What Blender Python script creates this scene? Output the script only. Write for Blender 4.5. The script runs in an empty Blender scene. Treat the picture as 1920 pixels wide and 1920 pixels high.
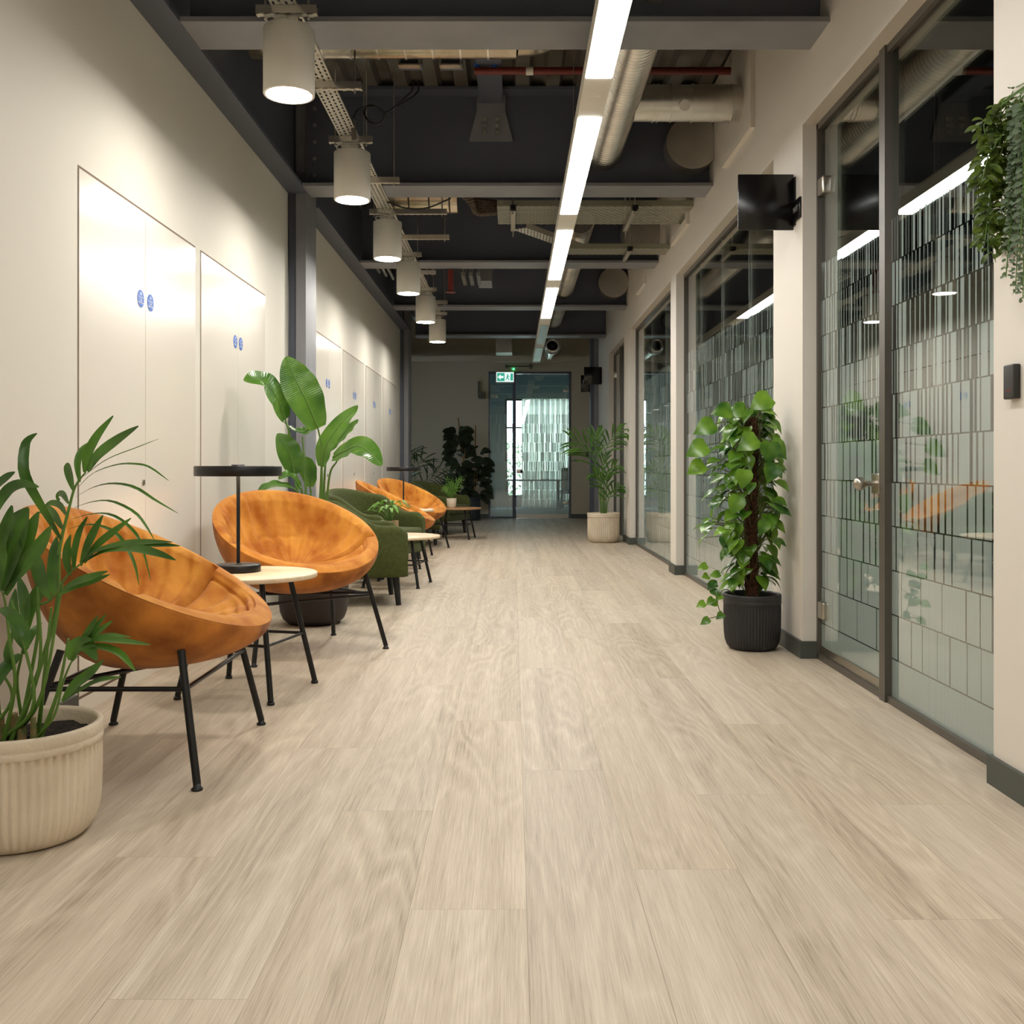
import bpy, bmesh, math, random
from mathutils import Vector, Matrix
R = math.radians
PI = math.pi
scn = bpy.context.scene
COL = scn.collection
random.seed(7)

# ------------------------------------------------------------------ camera, world, exposure
F, CX, CY = 1850.0, 962.0, 877.0          # focal length and principal point for a 1920 px frame
cam_d = bpy.data.cameras.new('camera')
cam_d.sensor_width = 36.0
cam_d.lens = F / 1920 * 36
cam_d.shift_x = (960 - CX) / 1920
cam_d.shift_y = -(960 - CY) / 1920
cam_d.clip_start = 0.05
cam = bpy.data.objects.new('camera', cam_d)
cam.location = (0, 0, 1.0)
cam.rotation_euler = (R(90), 0, 0)
COL.objects.link(cam)
scn.camera = cam
w = bpy.data.worlds.new('daylight')
scn.world = w
w.use_nodes = True
w.node_tree.nodes['Background'].inputs[0].default_value = (0.72, 0.90, 1.0, 1)
w.node_tree.nodes['Background'].inputs[1].default_value = 12.0
vs = scn.view_settings
vs.view_transform = 'Standard'; vs.look = 'None'; vs.gamma = 1.0; vs.use_curve_mapping = False
vs.exposure = 0.0
E_STRIP, E_DISC, E_LAMP = 46.0, 196.0, 10.0
WARM = (1.0, 0.945, 0.85); NEUT = (1.0, 0.975, 0.93)
cy = scn.cycles
cy.use_denoising = True
cy.max_bounces = 10; cy.diffuse_bounces = 4; cy.glossy_bounces = 5; cy.transmission_bounces = 6; cy.transparent_max_bounces = 24
cy.sample_clamp_indirect = 6.0
cy.caustics_reflective = False; cy.caustics_refractive = False

# ------------------------------------------------------------------ helpers
def lin(c):
    return tuple(((v / 255) / 12.92 if v / 255 <= .04045 else ((v / 255 + .055) / 1.055) ** 2.4) for v in c)

def P(x, y, D):
    """A point seen at pixel x, y of the photo, D metres down the corridor."""
    return Vector(((x - CX) * D / F, D, 1 - (y - CY) * D / F))

class MB:
    """Collects geometry, then links it as one mesh object."""
    def __init__(s): s.v = []; s.f = []; s.m = []; s.sm = []
    def add(s, vs, fs, mi=0, sm=False):
        b = len(s.v); s.v += [tuple(v) for v in vs]
        for f in fs: s.f.append([b + i for i in f]); s.m.append(mi); s.sm.append(sm)
    def box(s, x0, x1, y0, y1, z0, z1, mi=0):
        v = [(x0, y0, z0), (x1, y0, z0), (x1, y1, z0), (x0, y1, z0), (x0, y0, z1), (x1, y0, z1), (x1, y1, z1), (x0, y1, z1)]
        s.add(v, [(0, 3, 2, 1), (4, 5, 6, 7), (0, 1, 5, 4), (1, 2, 6, 5), (2, 3, 7, 6), (3, 0, 4, 7)], mi)
    def rbox(s, x0, x1, y0, y1, z0, z1, r=.01, seg=3, mi=0):
        bm = bmesh.new(); bmesh.ops.create_cube(bm, size=1)
        for v in bm.verts: v.co = Vector(((x0 + x1) / 2 + v.co.x * (x1 - x0), (y0 + y1) / 2 + v.co.y * (y1 - y0), (z0 + z1) / 2 + v.co.z * (z1 - z0)))
        bmesh.ops.bevel(bm, geom=bm.edges[:], offset=r, segments=seg, profile=.6, affect='EDGES')
        bm.verts.index_update()
        s.add([v.co for v in bm.verts], [[v.index for v in f.verts] for f in bm.faces], mi, True); bm.free()
    def tube(s, pts, r, n=10, mi=0, caps=True, sm=True):
        pts = [Vector(p) for p in pts]; rr = r if isinstance(r, (list, tuple)) else [r] * len(pts)
        rings = []; up = None
        for i, p in enumerate(pts):
            t = (pts[min(i + 1, len(pts) - 1)] - pts[max(i - 1, 0)]).normalized()
            if up is None: up = Vector((0, 0, 1)) if abs(t.z) < .9 else Vector((1, 0, 0))
            a = t.cross(up)
            if a.length < 1e-4: a = t.cross(Vector((0, 1, 0)))
            a.normalize(); b = a.cross(t).normalized(); up = b
            rings.append([p + (a * math.cos(2 * PI * k / n) + b * math.sin(2 * PI * k / n)) * rr[i] for k in range(n)])
        v = [q for rg in rings for q in rg]; f = []
        for i in range(len(pts) - 1):
            for k in range(n): f.append((i * n + k, i * n + (k + 1) % n, (i + 1) * n + (k + 1) % n, (i + 1) * n + k))
        s.add(v, f, mi, sm)
        if caps: s.add(rings[0], [list(range(n))], mi); s.add(rings[-1], [list(range(n))[::-1]], mi)
    def lathe(s, prof, c=(0, 0, 0), n=48, mi=0, flute=None, sm=True):
        """prof: (r, z) pairs; flute(r, z, angle) may change r."""
        v = []; f = []
        for (r, z) in prof:
            for k in range(n):
                a = 2 * PI * k / n; q = flute(r, z, a) if flute else r
                v.append((c[0] + q * math.cos(a), c[1] + q * math.sin(a), c[2] + z))
        for i in range(len(prof) - 1):
            for k in range(n): f.append((i * n + k, i * n + (k + 1) % n, (i + 1) * n + (k + 1) % n, (i + 1) * n + k))
        s.add(v, f, mi, sm)
    def disc(s, c, r, n=32, mi=0, axis='z', flip=False):
        v = []
        for k in range(n):
            a = 2 * PI * k / n; p, q = r * math.cos(a), r * math.sin(a)
            v.append({'z': (c[0] + p, c[1] + q, c[2]), 'x': (c[0], c[1] + p, c[2] + q), 'y': (c[0] + p, c[1], c[2] + q)}[axis])
        s.add(v, [list(range(n))[::-1] if flip else list(range(n))], mi)
    def blade(s, pts, wid, hint, fold=.2, prof=None, mi=0, n=14, tip=.04, ripple=0):
        """A leaf blade along a smooth path: hint is roughly its face normal."""
        pts = spline(pts, n); hint = Vector(hint); v = []; f = []; m = len(pts)
        for i, p in enumerate(pts):
            t = (pts[min(i + 1, m - 1)] - pts[max(i - 1, 0)]).normalized(); u = i / (m - 1)
            a = t.cross(hint)
            if a.length < 1e-3: a = t.cross(Vector((0, 0, 1)))
            a.normalize(); nn = a.cross(t).normalized()
            ww = wid * .5 * (prof(u) if prof else max(tip, math.sin(PI * min(1, u * .92 + .06)) ** .75))
            if ripple: nn = nn * 1.0; q_ = nn * ripple * math.sin(i * 2.1); e_ = nn * ripple * 3 * math.sin(i * .23)
            else: q_ = e_ = Vector((0, 0, 0))
            v += [p + a * ww + nn * ww * fold + e_, p + a * ww * .5 + nn * ww * fold * .35 + q_, p, p - a * ww * .5 + nn * ww * fold * .35 + q_, p - a * ww + nn * ww * fold]
        for i in range(m - 1):
            for k in range(4): f.append((i * 5 + k, i * 5 + k + 1, i * 5 + k + 6, i * 5 + k + 5))
        s.add(v, f, mi, True)
    def build(s, name, mats, parent=None, shift=None):
        me = bpy.data.meshes.new(name)
        v = [Vector(q) - Vector(shift) for q in s.v] if shift else s.v
        me.from_pydata([tuple(q) for q in v], [], s.f)
        for m in (mats if isinstance(mats, (list, tuple)) else [mats]): me.materials.append(m)
        me.polygons.foreach_set('material_index', s.m); me.polygons.foreach_set('use_smooth', s.sm)
        me.validate(); me.update()
        o = bpy.data.objects.new(name, me); COL.objects.link(o)
        if parent: o.parent = parent
        if shift and not parent: o.location = shift
        return o

def spline(pts, n=14):
    pts = [Vector(p) for p in pts]
    if len(pts) == 2: return [pts[0].lerp(pts[1], i / n) for i in range(n + 1)]
    q = [pts[0] * 2 - pts[1]] + pts + [pts[-1] * 2 - pts[-2]]; out = []; m = len(pts) - 1
    for i in range(n + 1):
        u = i / n * m; k = min(int(u), m - 1); t = u - k; a, b, c, d = q[k:k + 4]
        out.append(.5 * ((2 * b) + (c - a) * t + (2 * a - 5 * b + 4 * c - d) * t * t + (3 * b - a - 3 * c + d) * t ** 3))
    return out

def tag(o, label, cat, group=None, kind=None):
    o['label'] = label; o['category'] = cat
    if group: o['group'] = group
    if kind: o['kind'] = kind
    return o
def thing(name, label, cat, loc=(0, 0, 0), rz=0, group=None):
    o = bpy.data.objects.new(name, None); o.empty_display_size = .1; COL.objects.link(o)
    o.location = loc; o.rotation_euler = (0, 0, rz)
    return tag(o, label, cat, group)
def struct(o, label=None, cat=None):
    o['kind'] = 'structure'
    if label: o['label'] = label
    if cat: o['category'] = cat
    return o
def dup(root, loc=None, rz=None, label=None):
    def cp(o, par):
        c = o.copy(); COL.objects.link(c); c.parent = par
        for ch in [k for k in COL.objects if k.parent == o]: cp(ch, c)
        return c
    r = cp(root, None)
    if loc is not None: r.location = loc
    if rz is not None: r.rotation_euler = (0, 0, rz)
    if label: r['label'] = label
    return r

# ------------------------------------------------------------------ materials
def mat(name, col, rough=.6, metal=0., spec=.5, noise=None, bump=None, coat=0, sheen=0, emit=None, ecol=None):
    m = bpy.data.materials.new(name); m.use_nodes = True; nt = m.node_tree; b = nt.nodes['Principled BSDF']
    c = (*lin(col), 1); b.inputs['Base Color'].default_value = c; b.inputs['Roughness'].default_value = rough
    b.inputs['Metallic'].default_value = metal; b.inputs['Specular IOR Level'].default_value = spec
    b.inputs['Coat Weight'].default_value = coat; b.inputs['Sheen Weight'].default_value = sheen
    if emit is not None:
        b.inputs['Emission Color'].default_value = (*(ecol or c[:3]), 1); b.inputs['Emission Strength'].default_value = emit
    tc = None
    if noise or bump:
        tc = nt.nodes.new('ShaderNodeTexCoord'); mp = nt.nodes.new('ShaderNodeMapping'); nt.links.new(tc.outputs['Object'], mp.inputs[0])
    if noise:   # (scale, second colour, detail[, stretch])
        tx = nt.nodes.new('ShaderNodeTexNoise'); tx.inputs['Scale'].default_value = noise[0]; tx.inputs['Detail'].default_value = noise[2]
        if len(noise) > 3: mp.inputs['Scale'].default_value = noise[3]
        nt.links.new(mp.outputs[0], tx.inputs[0])
        rp = nt.nodes.new('ShaderNodeMapRange'); rp.inputs[1].default_value = .35; rp.inputs[2].default_value = .65
        nt.links.new(tx.outputs[0], rp.inputs[0])
        mx = nt.nodes.new('ShaderNodeMix'); mx.data_type = 'RGBA'; mx.inputs[6].default_value = c; mx.inputs[7].default_value = (*lin(noise[1]), 1)
        nt.links.new(rp.outputs[0], mx.inputs[0]); nt.links.new(mx.outputs[2], b.inputs['Base Color'])
    if bump:    # (scale, strength, distance)
        t2 = nt.nodes.new('ShaderNodeTexNoise'); t2.inputs['Scale'].default_value = bump[0]; t2.inputs['Detail'].default_value = 3
        nt.links.new(mp.outputs[0], t2.inputs[0]); bp = nt.nodes.new('ShaderNodeBump'); bp.inputs['Strength'].default_value = bump[1]
        bp.inputs['Distance'].default_value = bump[2] if len(bump) > 2 else .01
        nt.links.new(t2.outputs[0], bp.inputs['Height']); nt.links.new(bp.outputs[0], b.inputs['Normal'])
    return m
def emis(name, col, strength):
    m = bpy.data.materials.new(name); m.use_nodes = True; nt = m.node_tree; nt.nodes.clear()
    e = nt.nodes.new('ShaderNodeEmission'); e.inputs[0].default_value = (*col, 1); e.inputs[1].default_value = strength
    o = nt.nodes.new('ShaderNodeOutputMaterial'); nt.links.new(e.outputs[0], o.inputs[0]); return m

class G:
    """Tiny maths-node writer."""
    def __init__(s, nt): s.nt = nt
    def __call__(s, op, a, b=None, c=None):
        n = s.nt.nodes.new('ShaderNodeMath'); n.operation = op
        for i, x in enumerate((a, b, c)):
            if x is None: continue
            if isinstance(x, (int, float)): n.inputs[i].default_value = x
            else: s.nt.links.new(x, n.inputs[i])
        return n.outputs[0]
    def rnd(s, a, b=None):
        n = s.nt.nodes.new('ShaderNodeTexWhiteNoise'); n.noise_dimensions = '2D'; cb = s.nt.nodes.new('ShaderNodeCombineXYZ')
        s.nt.links.new(a, cb.inputs[0])
        if b is not None: s.nt.links.new(b, cb.inputs[1])
        s.nt.links.new(cb.outputs[0], n.inputs[0]); return n.outputs[0]

def glass_material(name, film, tint=(.80, .87, .84)):
    m = bpy.data.materials.new(name); m.use_nodes = True; nt = m.node_tree; nt.nodes.clear(); L = nt.links; g = G(nt)
    tr = nt.nodes.new('ShaderNodeBsdfTransparent'); tr.inputs[0].default_value = (*tint, 1)
    gl = nt.nodes.new('ShaderNodeBsdfGlossy'); gl.inputs['Roughness'].default_value = .0; gl.inputs['Color'].default_value = (1, 1, 1, 1)
    lw = nt.nodes.new('ShaderNodeLayerWeight'); lw.inputs['Blend'].default_value = .5
    f5 = g('MULTIPLY_ADD', g('POWER', lw.outputs['Facing'], 3.2), .85, .08)
    mx = nt.nodes.new('ShaderNodeMixShader'); L.new(f5, mx.inputs[0]); L.new(gl.outputs[0], mx.inputs[2])
    base = tr.outputs[0]
    if film:
        geo = nt.nodes.new('ShaderNodeNewGeometry'); sp = nt.nodes.new('ShaderNodeSeparateXYZ'); L.new(geo.outputs['Position'], sp.inputs[0])
        u = g('ADD', sp.outputs[0], g('ADD', sp.outputs[1], 20)); z = sp.outputs[2]
        zr = g('DIVIDE', z, .187); n = g('FLOOR', zr); fz = g('FRACT', zr)
        W = g('MULTIPLY', g('EXPONENT', g('MULTIPLY', n, -.235)), .31)
        c = g('ADD', g('DIVIDE', u, W), g('MULTIPLY', g.rnd(n), 37.0)); cell = g('FLOOR', c); fr = g('FRACT', c)
        r1 = g.rnd(cell, n)
        gw = g('ADD', g('MULTIPLY', g('MULTIPLY', n, n), .0058), .022)
        gw = g('MULTIPLY', gw, g('MULTIPLY_ADD', r1, 1.1, .45))
        gw = g('MULTIPLY', gw, g('GREATER_THAN', n, .5))
        gap = g('GREATER_THAN', fr, g('SUBTRACT', 1, gw))
        # a second joint inside some of the bricks
        gap2 = g('MULTIPLY', g('LESS_THAN', g('ABSOLUTE', g('SUBTRACT', fr, .42)), g('MULTIPLY', gw, .38)), g('GREATER_THAN', r1, .45))
        hl = g('LESS_THAN', fz, .03)
        solid = g('SUBTRACT', 1, g('MAXIMUM', g('MAXIMUM', gap, gap2), hl))
        top = g('LESS_THAN', n, 10.5)
        fine = g('MULTIPLY_ADD', g('GREATER_THAN', g('FRACT', g('DIVIDE', u, .0105)), .3), .34, .50)
        fac = g('MULTIPLY', g('MULTIPLY', solid, top), fine)
        df = nt.nodes.new('ShaderNodeBsdfDiffuse'); df.inputs[0].default_value = (*lin((198, 217, 211)), 1)
        tl = nt.nodes.new('ShaderNodeBsdfTranslucent'); tl.inputs[0].default_value = (*lin((198, 217, 211)), 1)
        m0 = nt.nodes.new('ShaderNodeMixShader'); m0.inputs[0].default_value = .35; L.new(df.outputs[0], m0.inputs[1]); L.new(tl.outputs[0], m0.inputs[2])
        m2 = nt.nodes.new('ShaderNodeMixShader'); L.new(fac, m2.inputs[0]); L.new(tr.outputs[0], m2.inputs[1]); L.new(m0.outputs[0], m2.inputs[2])
        base = m2.outputs[0]
    L.new(base, mx.inputs[1])
    o = nt.nodes.new('ShaderNodeOutputMaterial'); L.new(mx.outputs[0], o.inputs[0]); return m

def slots_material(name, col, ax=(0, 1), px=.05, py=.03):
    """Galvanised steel sheet with punched slots cut right through."""
    m = mat(name, col, .45, .35); nt = m.node_tree; L = nt.links; g = G(nt); b = nt.nodes['Principled BSDF']
    tc = nt.nodes.new('ShaderNodeTexCoord'); sp = nt.nodes.new('ShaderNodeSeparateXYZ'); L.new(tc.outputs['Object'], sp.inputs[0])
    a = g('DIVIDE', sp.outputs[ax[0]], py); row = g('FLOOR', a); fa = g('FRACT', a)
    bb = g('ADD', g('DIVIDE', sp.outputs[ax[1]], px), g('MULTIPLY', row, .5)); fb = g('FRACT', bb)
    hole = g('MULTIPLY', g('LESS_THAN', g('ABSOLUTE', g('SUBTRACT', fa, .5)), .19), g('LESS_THAN', g('ABSOLUTE', g('SUBTRACT', fb, .5)), .30))
    tr = nt.nodes.new('ShaderNodeBsdfTransparent'); mx = nt.nodes.new('ShaderNodeMixShader')
    L.new(hole, mx.inputs[0]); L.new(b.outputs[0], mx.inputs[1]); L.new(tr.outputs[0], mx.inputs[2])
    L.new(mx.outputs[0], nt.nodes['Material Output'].inputs[0]); return m

def wood_floor():
    m = bpy.data.materials.new('pale_oak_planks'); m.use_nodes = True; nt = m.node_tree; L = nt.links; g = G(nt); b = nt.nodes['Principled BSDF']
    at = nt.nodes.new('ShaderNodeAttribute'); at.attribute_name = 'plank'; sc = nt.nodes.new('ShaderNodeSeparateXYZ'); L.new(at.outputs['Vector'], sc.inputs[0])
    tc = nt.nodes.new('ShaderNodeTexCoord'); sp = nt.nodes.new('ShaderNodeSeparateXYZ'); L.new(tc.outputs['Object'], sp.inputs[0])
    r1, r2, r3 = sc.outputs
    def vec(sx, sy, ox, oy):
        cb = nt.nodes.new('ShaderNodeCombineXYZ')
        L.new(g('MULTIPLY_ADD', sp.outputs[0], sx, g('MULTIPLY', r1, ox)), cb.inputs[0]); L.new(g('MULTIPLY_ADD', sp.outputs[1], sy, g('MULTIPLY', r2, oy)), cb.inputs[1])
        L.new(g('MULTIPLY', r3, 50), cb.inputs[2]); return cb.outputs[0]
    def noise(v, scale, det, rough=.55):
        t = nt.nodes.new('ShaderNodeTexNoise'); t.inputs['Scale'].default_value = scale; t.inputs['Detail'].default_value = det; t.inputs['Roughness'].default_value = rough
        L.new(v, t.inputs[0]); return t.outputs[0]
    big = noise(vec(4.2, .62, 60, 60), 1.0, 1.5, .4)                   # figure: cathedral rings
    wig = noise(vec(22, 3.0, 9, 9), 1.0, 2)
    rings = g('FRACT', g('MULTIPLY_ADD', big, 15.0, g('MULTIPLY', wig, 1.2)))
    rings = g('POWER', g('ABSOLUTE', g('MULTIPLY_ADD', rings, 2, -1)), 1.4)
    band = noise(vec(13, .38, 33, 33), 1.0, 3)                          # long soft streaks
    fib = noise(vec(210, 3.2, 5, 5), 1.0, 3, .7)                        # fibres
    fib2 = noise(vec(520, 9, 5, 5), 1.0, 2, .7)
    figm = g('MULTIPLY', g('SUBTRACT', rings, .5), g('MULTIPLY_ADD', noise(vec(2.0, .6, 70, 70), 1.0, 1), .9, -.22))
    v = g('ADD', g('MULTIPLY', g('SUBTRACT', band, .5), .64), g('MULTIPLY', figm, .50))
    v = g('ADD', v, g('MULTIPLY', g('SUBTRACT', fib, .5), .60)); v = g('ADD', v, g('MULTIPLY', g('SUBTRACT', fib2, .5), .6))
    v = g('ADD', g('ADD', v, .5), g('MULTIPLY', g('SUBTRACT', r3, .5), .07))
    cr = nt.nodes.new('ShaderNodeValToRGB'); L.new(v, cr.inputs[0]); e = cr.color_ramp.elements
    e[0].position = .10; e[0].color = (*lin((132, 113, 91)), 1); e[1].position = .98; e[1].color = (*lin((217, 203, 182)), 1)
    k = cr.color_ramp.elements.new(.36); k.color = (*lin((172, 155, 131)), 1); k = cr.color_ramp.elements.new(.62); k.color = (*lin((194, 178, 154)), 1)
    hs = nt.nodes.new('ShaderNodeHueSaturation'); L.new(cr.outputs[0], hs.inputs['Color'])
    L.new(g('MULTIPLY_ADD', r1, .07, 1.02), hs.inputs['Value']); L.new(g('MULTIPLY_ADD', r2, .10, .83), hs.inputs['Saturation'])
    L.new(hs.outputs[0], b.inputs['Base Color'])
    b.inputs['Roughness'].default_value = .5; b.inputs['Specular IOR Level'].default_value = .38
    bp = nt.nodes.new('ShaderNodeBump'); bp.inputs['Strength'].default_value = .18; bp.inputs['Distance'].default_value = .002
    L.new(g('ADD', fib, fib2), bp.inputs['Height']); L.new(bp.outputs[0], b.inputs['Normal']); return m

M_floor = wood_floor()
M_wall = mat('warm_white_paint', (219, 215, 204), .62, spec=.3)
M_wallr = mat('warm_white_paint_lining', (219, 213, 203), .62, spec=.3)
M_door = mat('satin_white_door', (232, 226, 215), .22, spec=.5)
M_gap = mat('shadow_gap_timber', (120, 98, 80), .7)
M_end = mat('taupe_paint', (196, 186, 166), .7, spec=.2)
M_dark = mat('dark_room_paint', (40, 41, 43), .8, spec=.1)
M_steel = mat('grey_painted_steel', (138, 139, 143), .48, spec=.4, noise=(3, (128, 129, 134), 3))
M_steeld = mat('dark_grey_painted_steel', (92, 97, 110), .5, spec=.4)
M_deck = mat('dark_metal_deck', (120, 118, 114), .55, .1, noise=(2, (92, 86, 76), 2))
M_skirt = mat('dark_green_grey_skirting', (70, 74, 68), .5)
M_frame = mat('anodised_dark_frame', (92, 87, 80), .38, .35)
M_ss = mat('brushed_stainless', (178, 172, 160), .28, 1.)
M_galv = mat('galvanised_steel', (226, 222, 214), .30, .92, noise=(3, (205, 201, 194), 2))
M_foil = mat('foil_duct', (214, 206, 190), .25, .8, noise=(4, (176, 164, 144), 3), bump=(14, .25, .01))
M_slot = slots_material('slotted_galvanised_tray', (196, 192, 180))
M_slotx = slots_material('slotted_galvanised_wide_tray', (160, 158, 140), ax=(1, 0), px=.06, py=.04)
M_white = mat('white_powder_coat', (226, 222, 210), .55)
M_blk = mat('matt_black', (20, 20, 21), .5)
M_blkm = mat('black_powder_coat', (26, 25, 25), .38, .3)
M_sign = mat('black_gloss_sign', (16, 15, 15), .25)
M_red = mat('red_painted_pipe', (112, 34, 26), .4)
M_blue = mat('blue_sign_vinyl', (38, 98, 190), .35)
M_whitev = mat('white_vinyl', (235, 238, 242), .4)
M_greyv = mat('grey_lettering', (150, 150, 150), .4)
M_plast = mat('dark_plastic', (34, 32, 31), .45)
M_gplast = mat('grey_plastic', (90, 86, 78), .5)
M_film = glass_material('glass_with_frosted_film', True)
M_glass = glass_material('clear_glass', False)
M_strip = emis('strip_diffuser_lit', NEUT, E_STRIP)
M_disc = emis('downlight_lens_lit', WARM, E_DISC)
M_lamp = emis('lamp_led_ring_lit', (1.0, .80, .58), E_LAMP)
M_off = mat('strip_diffuser_unlit', (92, 94, 96), .3)
M_stone = mat('cream_fluted_clay', (196, 181, 158), .8, noise=(5, (214, 200, 178), 3), bump=(60, .25))
M_blackpot = mat('black_fluted_pot', (38, 38, 40), .5)
M_brownpot = mat('dark_brown_round_pot', (52, 44, 41), .62)
M_soil = mat('potting_soil', (48, 33, 24), .95, noise=(60, (22, 15, 11), 4), bump=(90, 1, .03))
M_moss = mat('coir_moss_pole', (98, 58, 32), .95, noise=(50, (52, 30, 18), 4), bump=(70, 1, .03))
M_palm = mat('palm_leaf', (84, 126, 42), .4, noise=(7, (50, 86, 28), 2))
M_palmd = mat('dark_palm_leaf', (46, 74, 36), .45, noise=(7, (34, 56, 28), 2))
M_stem = mat('green_stem', (86, 122, 44), .5)
M_bird = mat('glossy_banana_leaf', (98, 140, 50), .22, noise=(6, (62, 104, 36), 2))
M_pothos = mat('pothos_leaf', (124, 166, 50), .27, noise=(7, (52, 98, 30), 2))
M_rubber = mat('dark_rubber_leaf', (44, 54, 36), .35)
M_brite = mat('bright_green_leaf', (112, 160, 50), .45, noise=(20, (70, 118, 36), 2))
M_ivy = mat('trailing_green_leaf', (96, 116, 36), .5, noise=(30, (58, 78, 28), 2))
M_euca = mat('grey_green_eucalyptus_leaf', (122, 138, 112), .6, noise=(30, (100, 118, 92), 2))
M_vel = mat('orange_velvet', (212, 146, 58), .75, spec=.2, sheen=.1, noise=(7, (170, 96, 24), 5), bump=(40, .15))
M_vels = mat('orange_velvet_shell', (200, 126, 52), .8, spec=.15, sheen=.1, noise=(6, (140, 80, 28), 5), bump=(40, .15))
M_green = mat('olive_wool', (76, 83, 44), .9, spec=.1, sheen=.12, noise=(40, (66, 73, 38), 3), bump=(160, .3))
M_ply = mat('pale_birch_top', (222, 200, 168), .45, noise=(3, (208, 184, 150), 4, (1, 9, 1)))
M_oak = mat('oak_top', (176, 134, 92), .5, noise=(3, (158, 116, 76), 4, (1, 9, 1)))
M_wick = mat('woven_basket', (190, 166, 128), .85, noise=(50, (128, 104, 74), 2, (1, 1, 3)))
M_bam = mat('bamboo_stake', (150, 112, 66), .7)
M_cable = mat('black_cable', (20, 19, 19), .5)
M_hose = mat('brown_flexible_hose', (84, 68, 56), .6)
for mm in (M_palm, M_palmd, M_bird, M_pothos, M_brite, M_ivy, M_euca):      # light passes through leaves a little
    b_ = mm.node_tree.nodes['Principled BSDF']; b_.inputs['Subsurface Weight'].default_value = 0
    nt_ = mm.node_tree; tl_ = nt_.nodes.new('ShaderNodeBsdfTranslucent'); mx_ = nt_.nodes.new('ShaderNodeMixShader'); mx_.inputs[0].default_value = .28
    src = b_.inputs['Base Color'].links[0].from_socket
    nt_.links.new(src, tl_.inputs[0]); nt_.links.new(b_.outputs[0], mx_.inputs[1]); nt_.links.new(tl_.outputs[0], mx_.inputs[2])
    nt_.links.new(mx_.outputs[0], nt_.nodes['Material Output'].inputs[0])

# ------------------------------------------------------------------ the setting
XL, XR, XG = -1.755, 1.52, 1.612          # left wall face, right wall face, glass plane
ZD = 3.90                                  # metal deck
YB, YE = -4.0, 19.5                        # back and end of the corridor
def planks():
    W, x0, Ln = .265, .031, 1.665
    off = {-1: 2.234, 0: 3.26, 1: 2.457, 2: 3.02, 3: 2.184, -2: 2.877, -3: 1.856, -4: 2.534, 4: 2.93}
    rg = random.Random(3); vs_, fs, cs = [], [], []
    for k in range(-12, 20):
        xa, xb = x0 + k * W, x0 + (k + 1) * W
        o = off.get(k, rg.uniform(0, Ln)); j0 = int((YB - 1 - o) / Ln) - 1; y = o + j0 * Ln
        while y < 26:
            ya, yb = max(y, YB - .1), min(y + Ln, 26)
            if yb > ya + .01:
                b = len(vs_); e = .00035
                vs_ += [(xa + e, ya + e, 0), (xb - e, ya + e, 0), (xb - e, yb - e, 0), (xa + e, yb - e, 0)]; fs.append((b, b + 1, b + 2, b + 3)); cs.append((rg.random(), rg.random(), rg.random()))
            y += Ln
    b = len(vs_); vs_ += [(-3.2, YB - .2, -.002), (5.4, YB - .2, -.002), (5.4, 26.1, -.002), (-3.2, 26.1, -.002)]; fs.append((b, b + 1, b + 2, b + 3)); cs.append((0, 0, 0))
    vs_ += [(-3.2, YB - .2, -.1), (5.4, YB - .2, -.1), (5.4, 26.1, -.1), (-3.2, 26.1, -.1)]; fs += [(b + 7, b + 6, b + 5, b + 4)] ; cs.append((0, 0, 0))
    me = bpy.data.meshes.new('floor'); me.from_pydata(vs_, [], fs); a = me.attributes.new('plank', 'FLOAT_VECTOR', 'CORNER')
    for p, c in zip(me.polygons, cs):
        for li in p.loop_indices: a.data[li].vector = c
    me.materials.append(M_floor); me.materials.append(M_gap)
    me.polygons[len(fs) - 2].material_index = 1
    o = bpy.data.objects.new('floor', me); COL.objects.link(o)
    return struct(o)
planks()

# metal deck ceiling, ribs along the corridor
m = MB(); x = -3.2; prof = []
while x < 5.3:
    prof += [(x, ZD), (x + .10, ZD), (x + .125, ZD + .06), (x + .205, ZD + .06)]; x += .23
v = []; f = []
for (a, b) in prof: v += [(a, YB - .2, b), (a, 26, b)]
for i in range(len(prof) - 1): f.append((2 * i, 2 * i + 1, 2 * i + 3, 2 * i + 2))
m.add(v, f); m.box(-3.2, 5.4, YB - .2, 26, ZD + .07, ZD + .2)
struct(m.build('ceiling', M_deck))

# left wall (near bay and far bay) and alcove
m = MB(); m.box(XL - .2, XL, YB, 7.69, 0, 3.14); m.box(XL - .2, XL, 8.12, 15.32, 0, 3.14); m.box(XL - .2, XL - .02, YB, 15.32, 3.14, ZD); m.box(XL - .2, XL - .1, 7.69, 8.12, 0, 3.14)
struct(m.build('wall_left', M_wall))
m = MB(); m.box(-3.2, XL - .2, 15.12, 15.32, 0, ZD); m.box(-3.4, -3.2, 15.12, 16.9, 0, ZD); m.box(-3.4, -3.2, 17.7, YE + .2, 0, ZD); m.box(-3.4, -3.2, 16.9, 17.7, 0, 1.3); m.box(-3.4, -3.2, 16.9, 17.7, 2.2, ZD)  # outer side pierced for the added daylight window
struct(m.build('wall_alcove', M_end))
m = MB(); m.box(-3.2, 5.4, YB - .2, YB, 0, ZD)
struct(m.build('wall_back', M_end))

# end wall with the door opening
DX0, DX1, DZ = (916 - CX) * YE / F, (1071 - CX) * YE / F, 1 + (CY - 697) * YE / F
m = MB(); m.box(-3.2, DX0, YE, YE + .2, 0, ZD); m.box(DX1, XR + .2, YE, YE + .2, 0, ZD); m.box(DX0, DX1, YE, YE + .2, DZ, ZD)
struct(m.build('wall_end', M_end))

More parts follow.
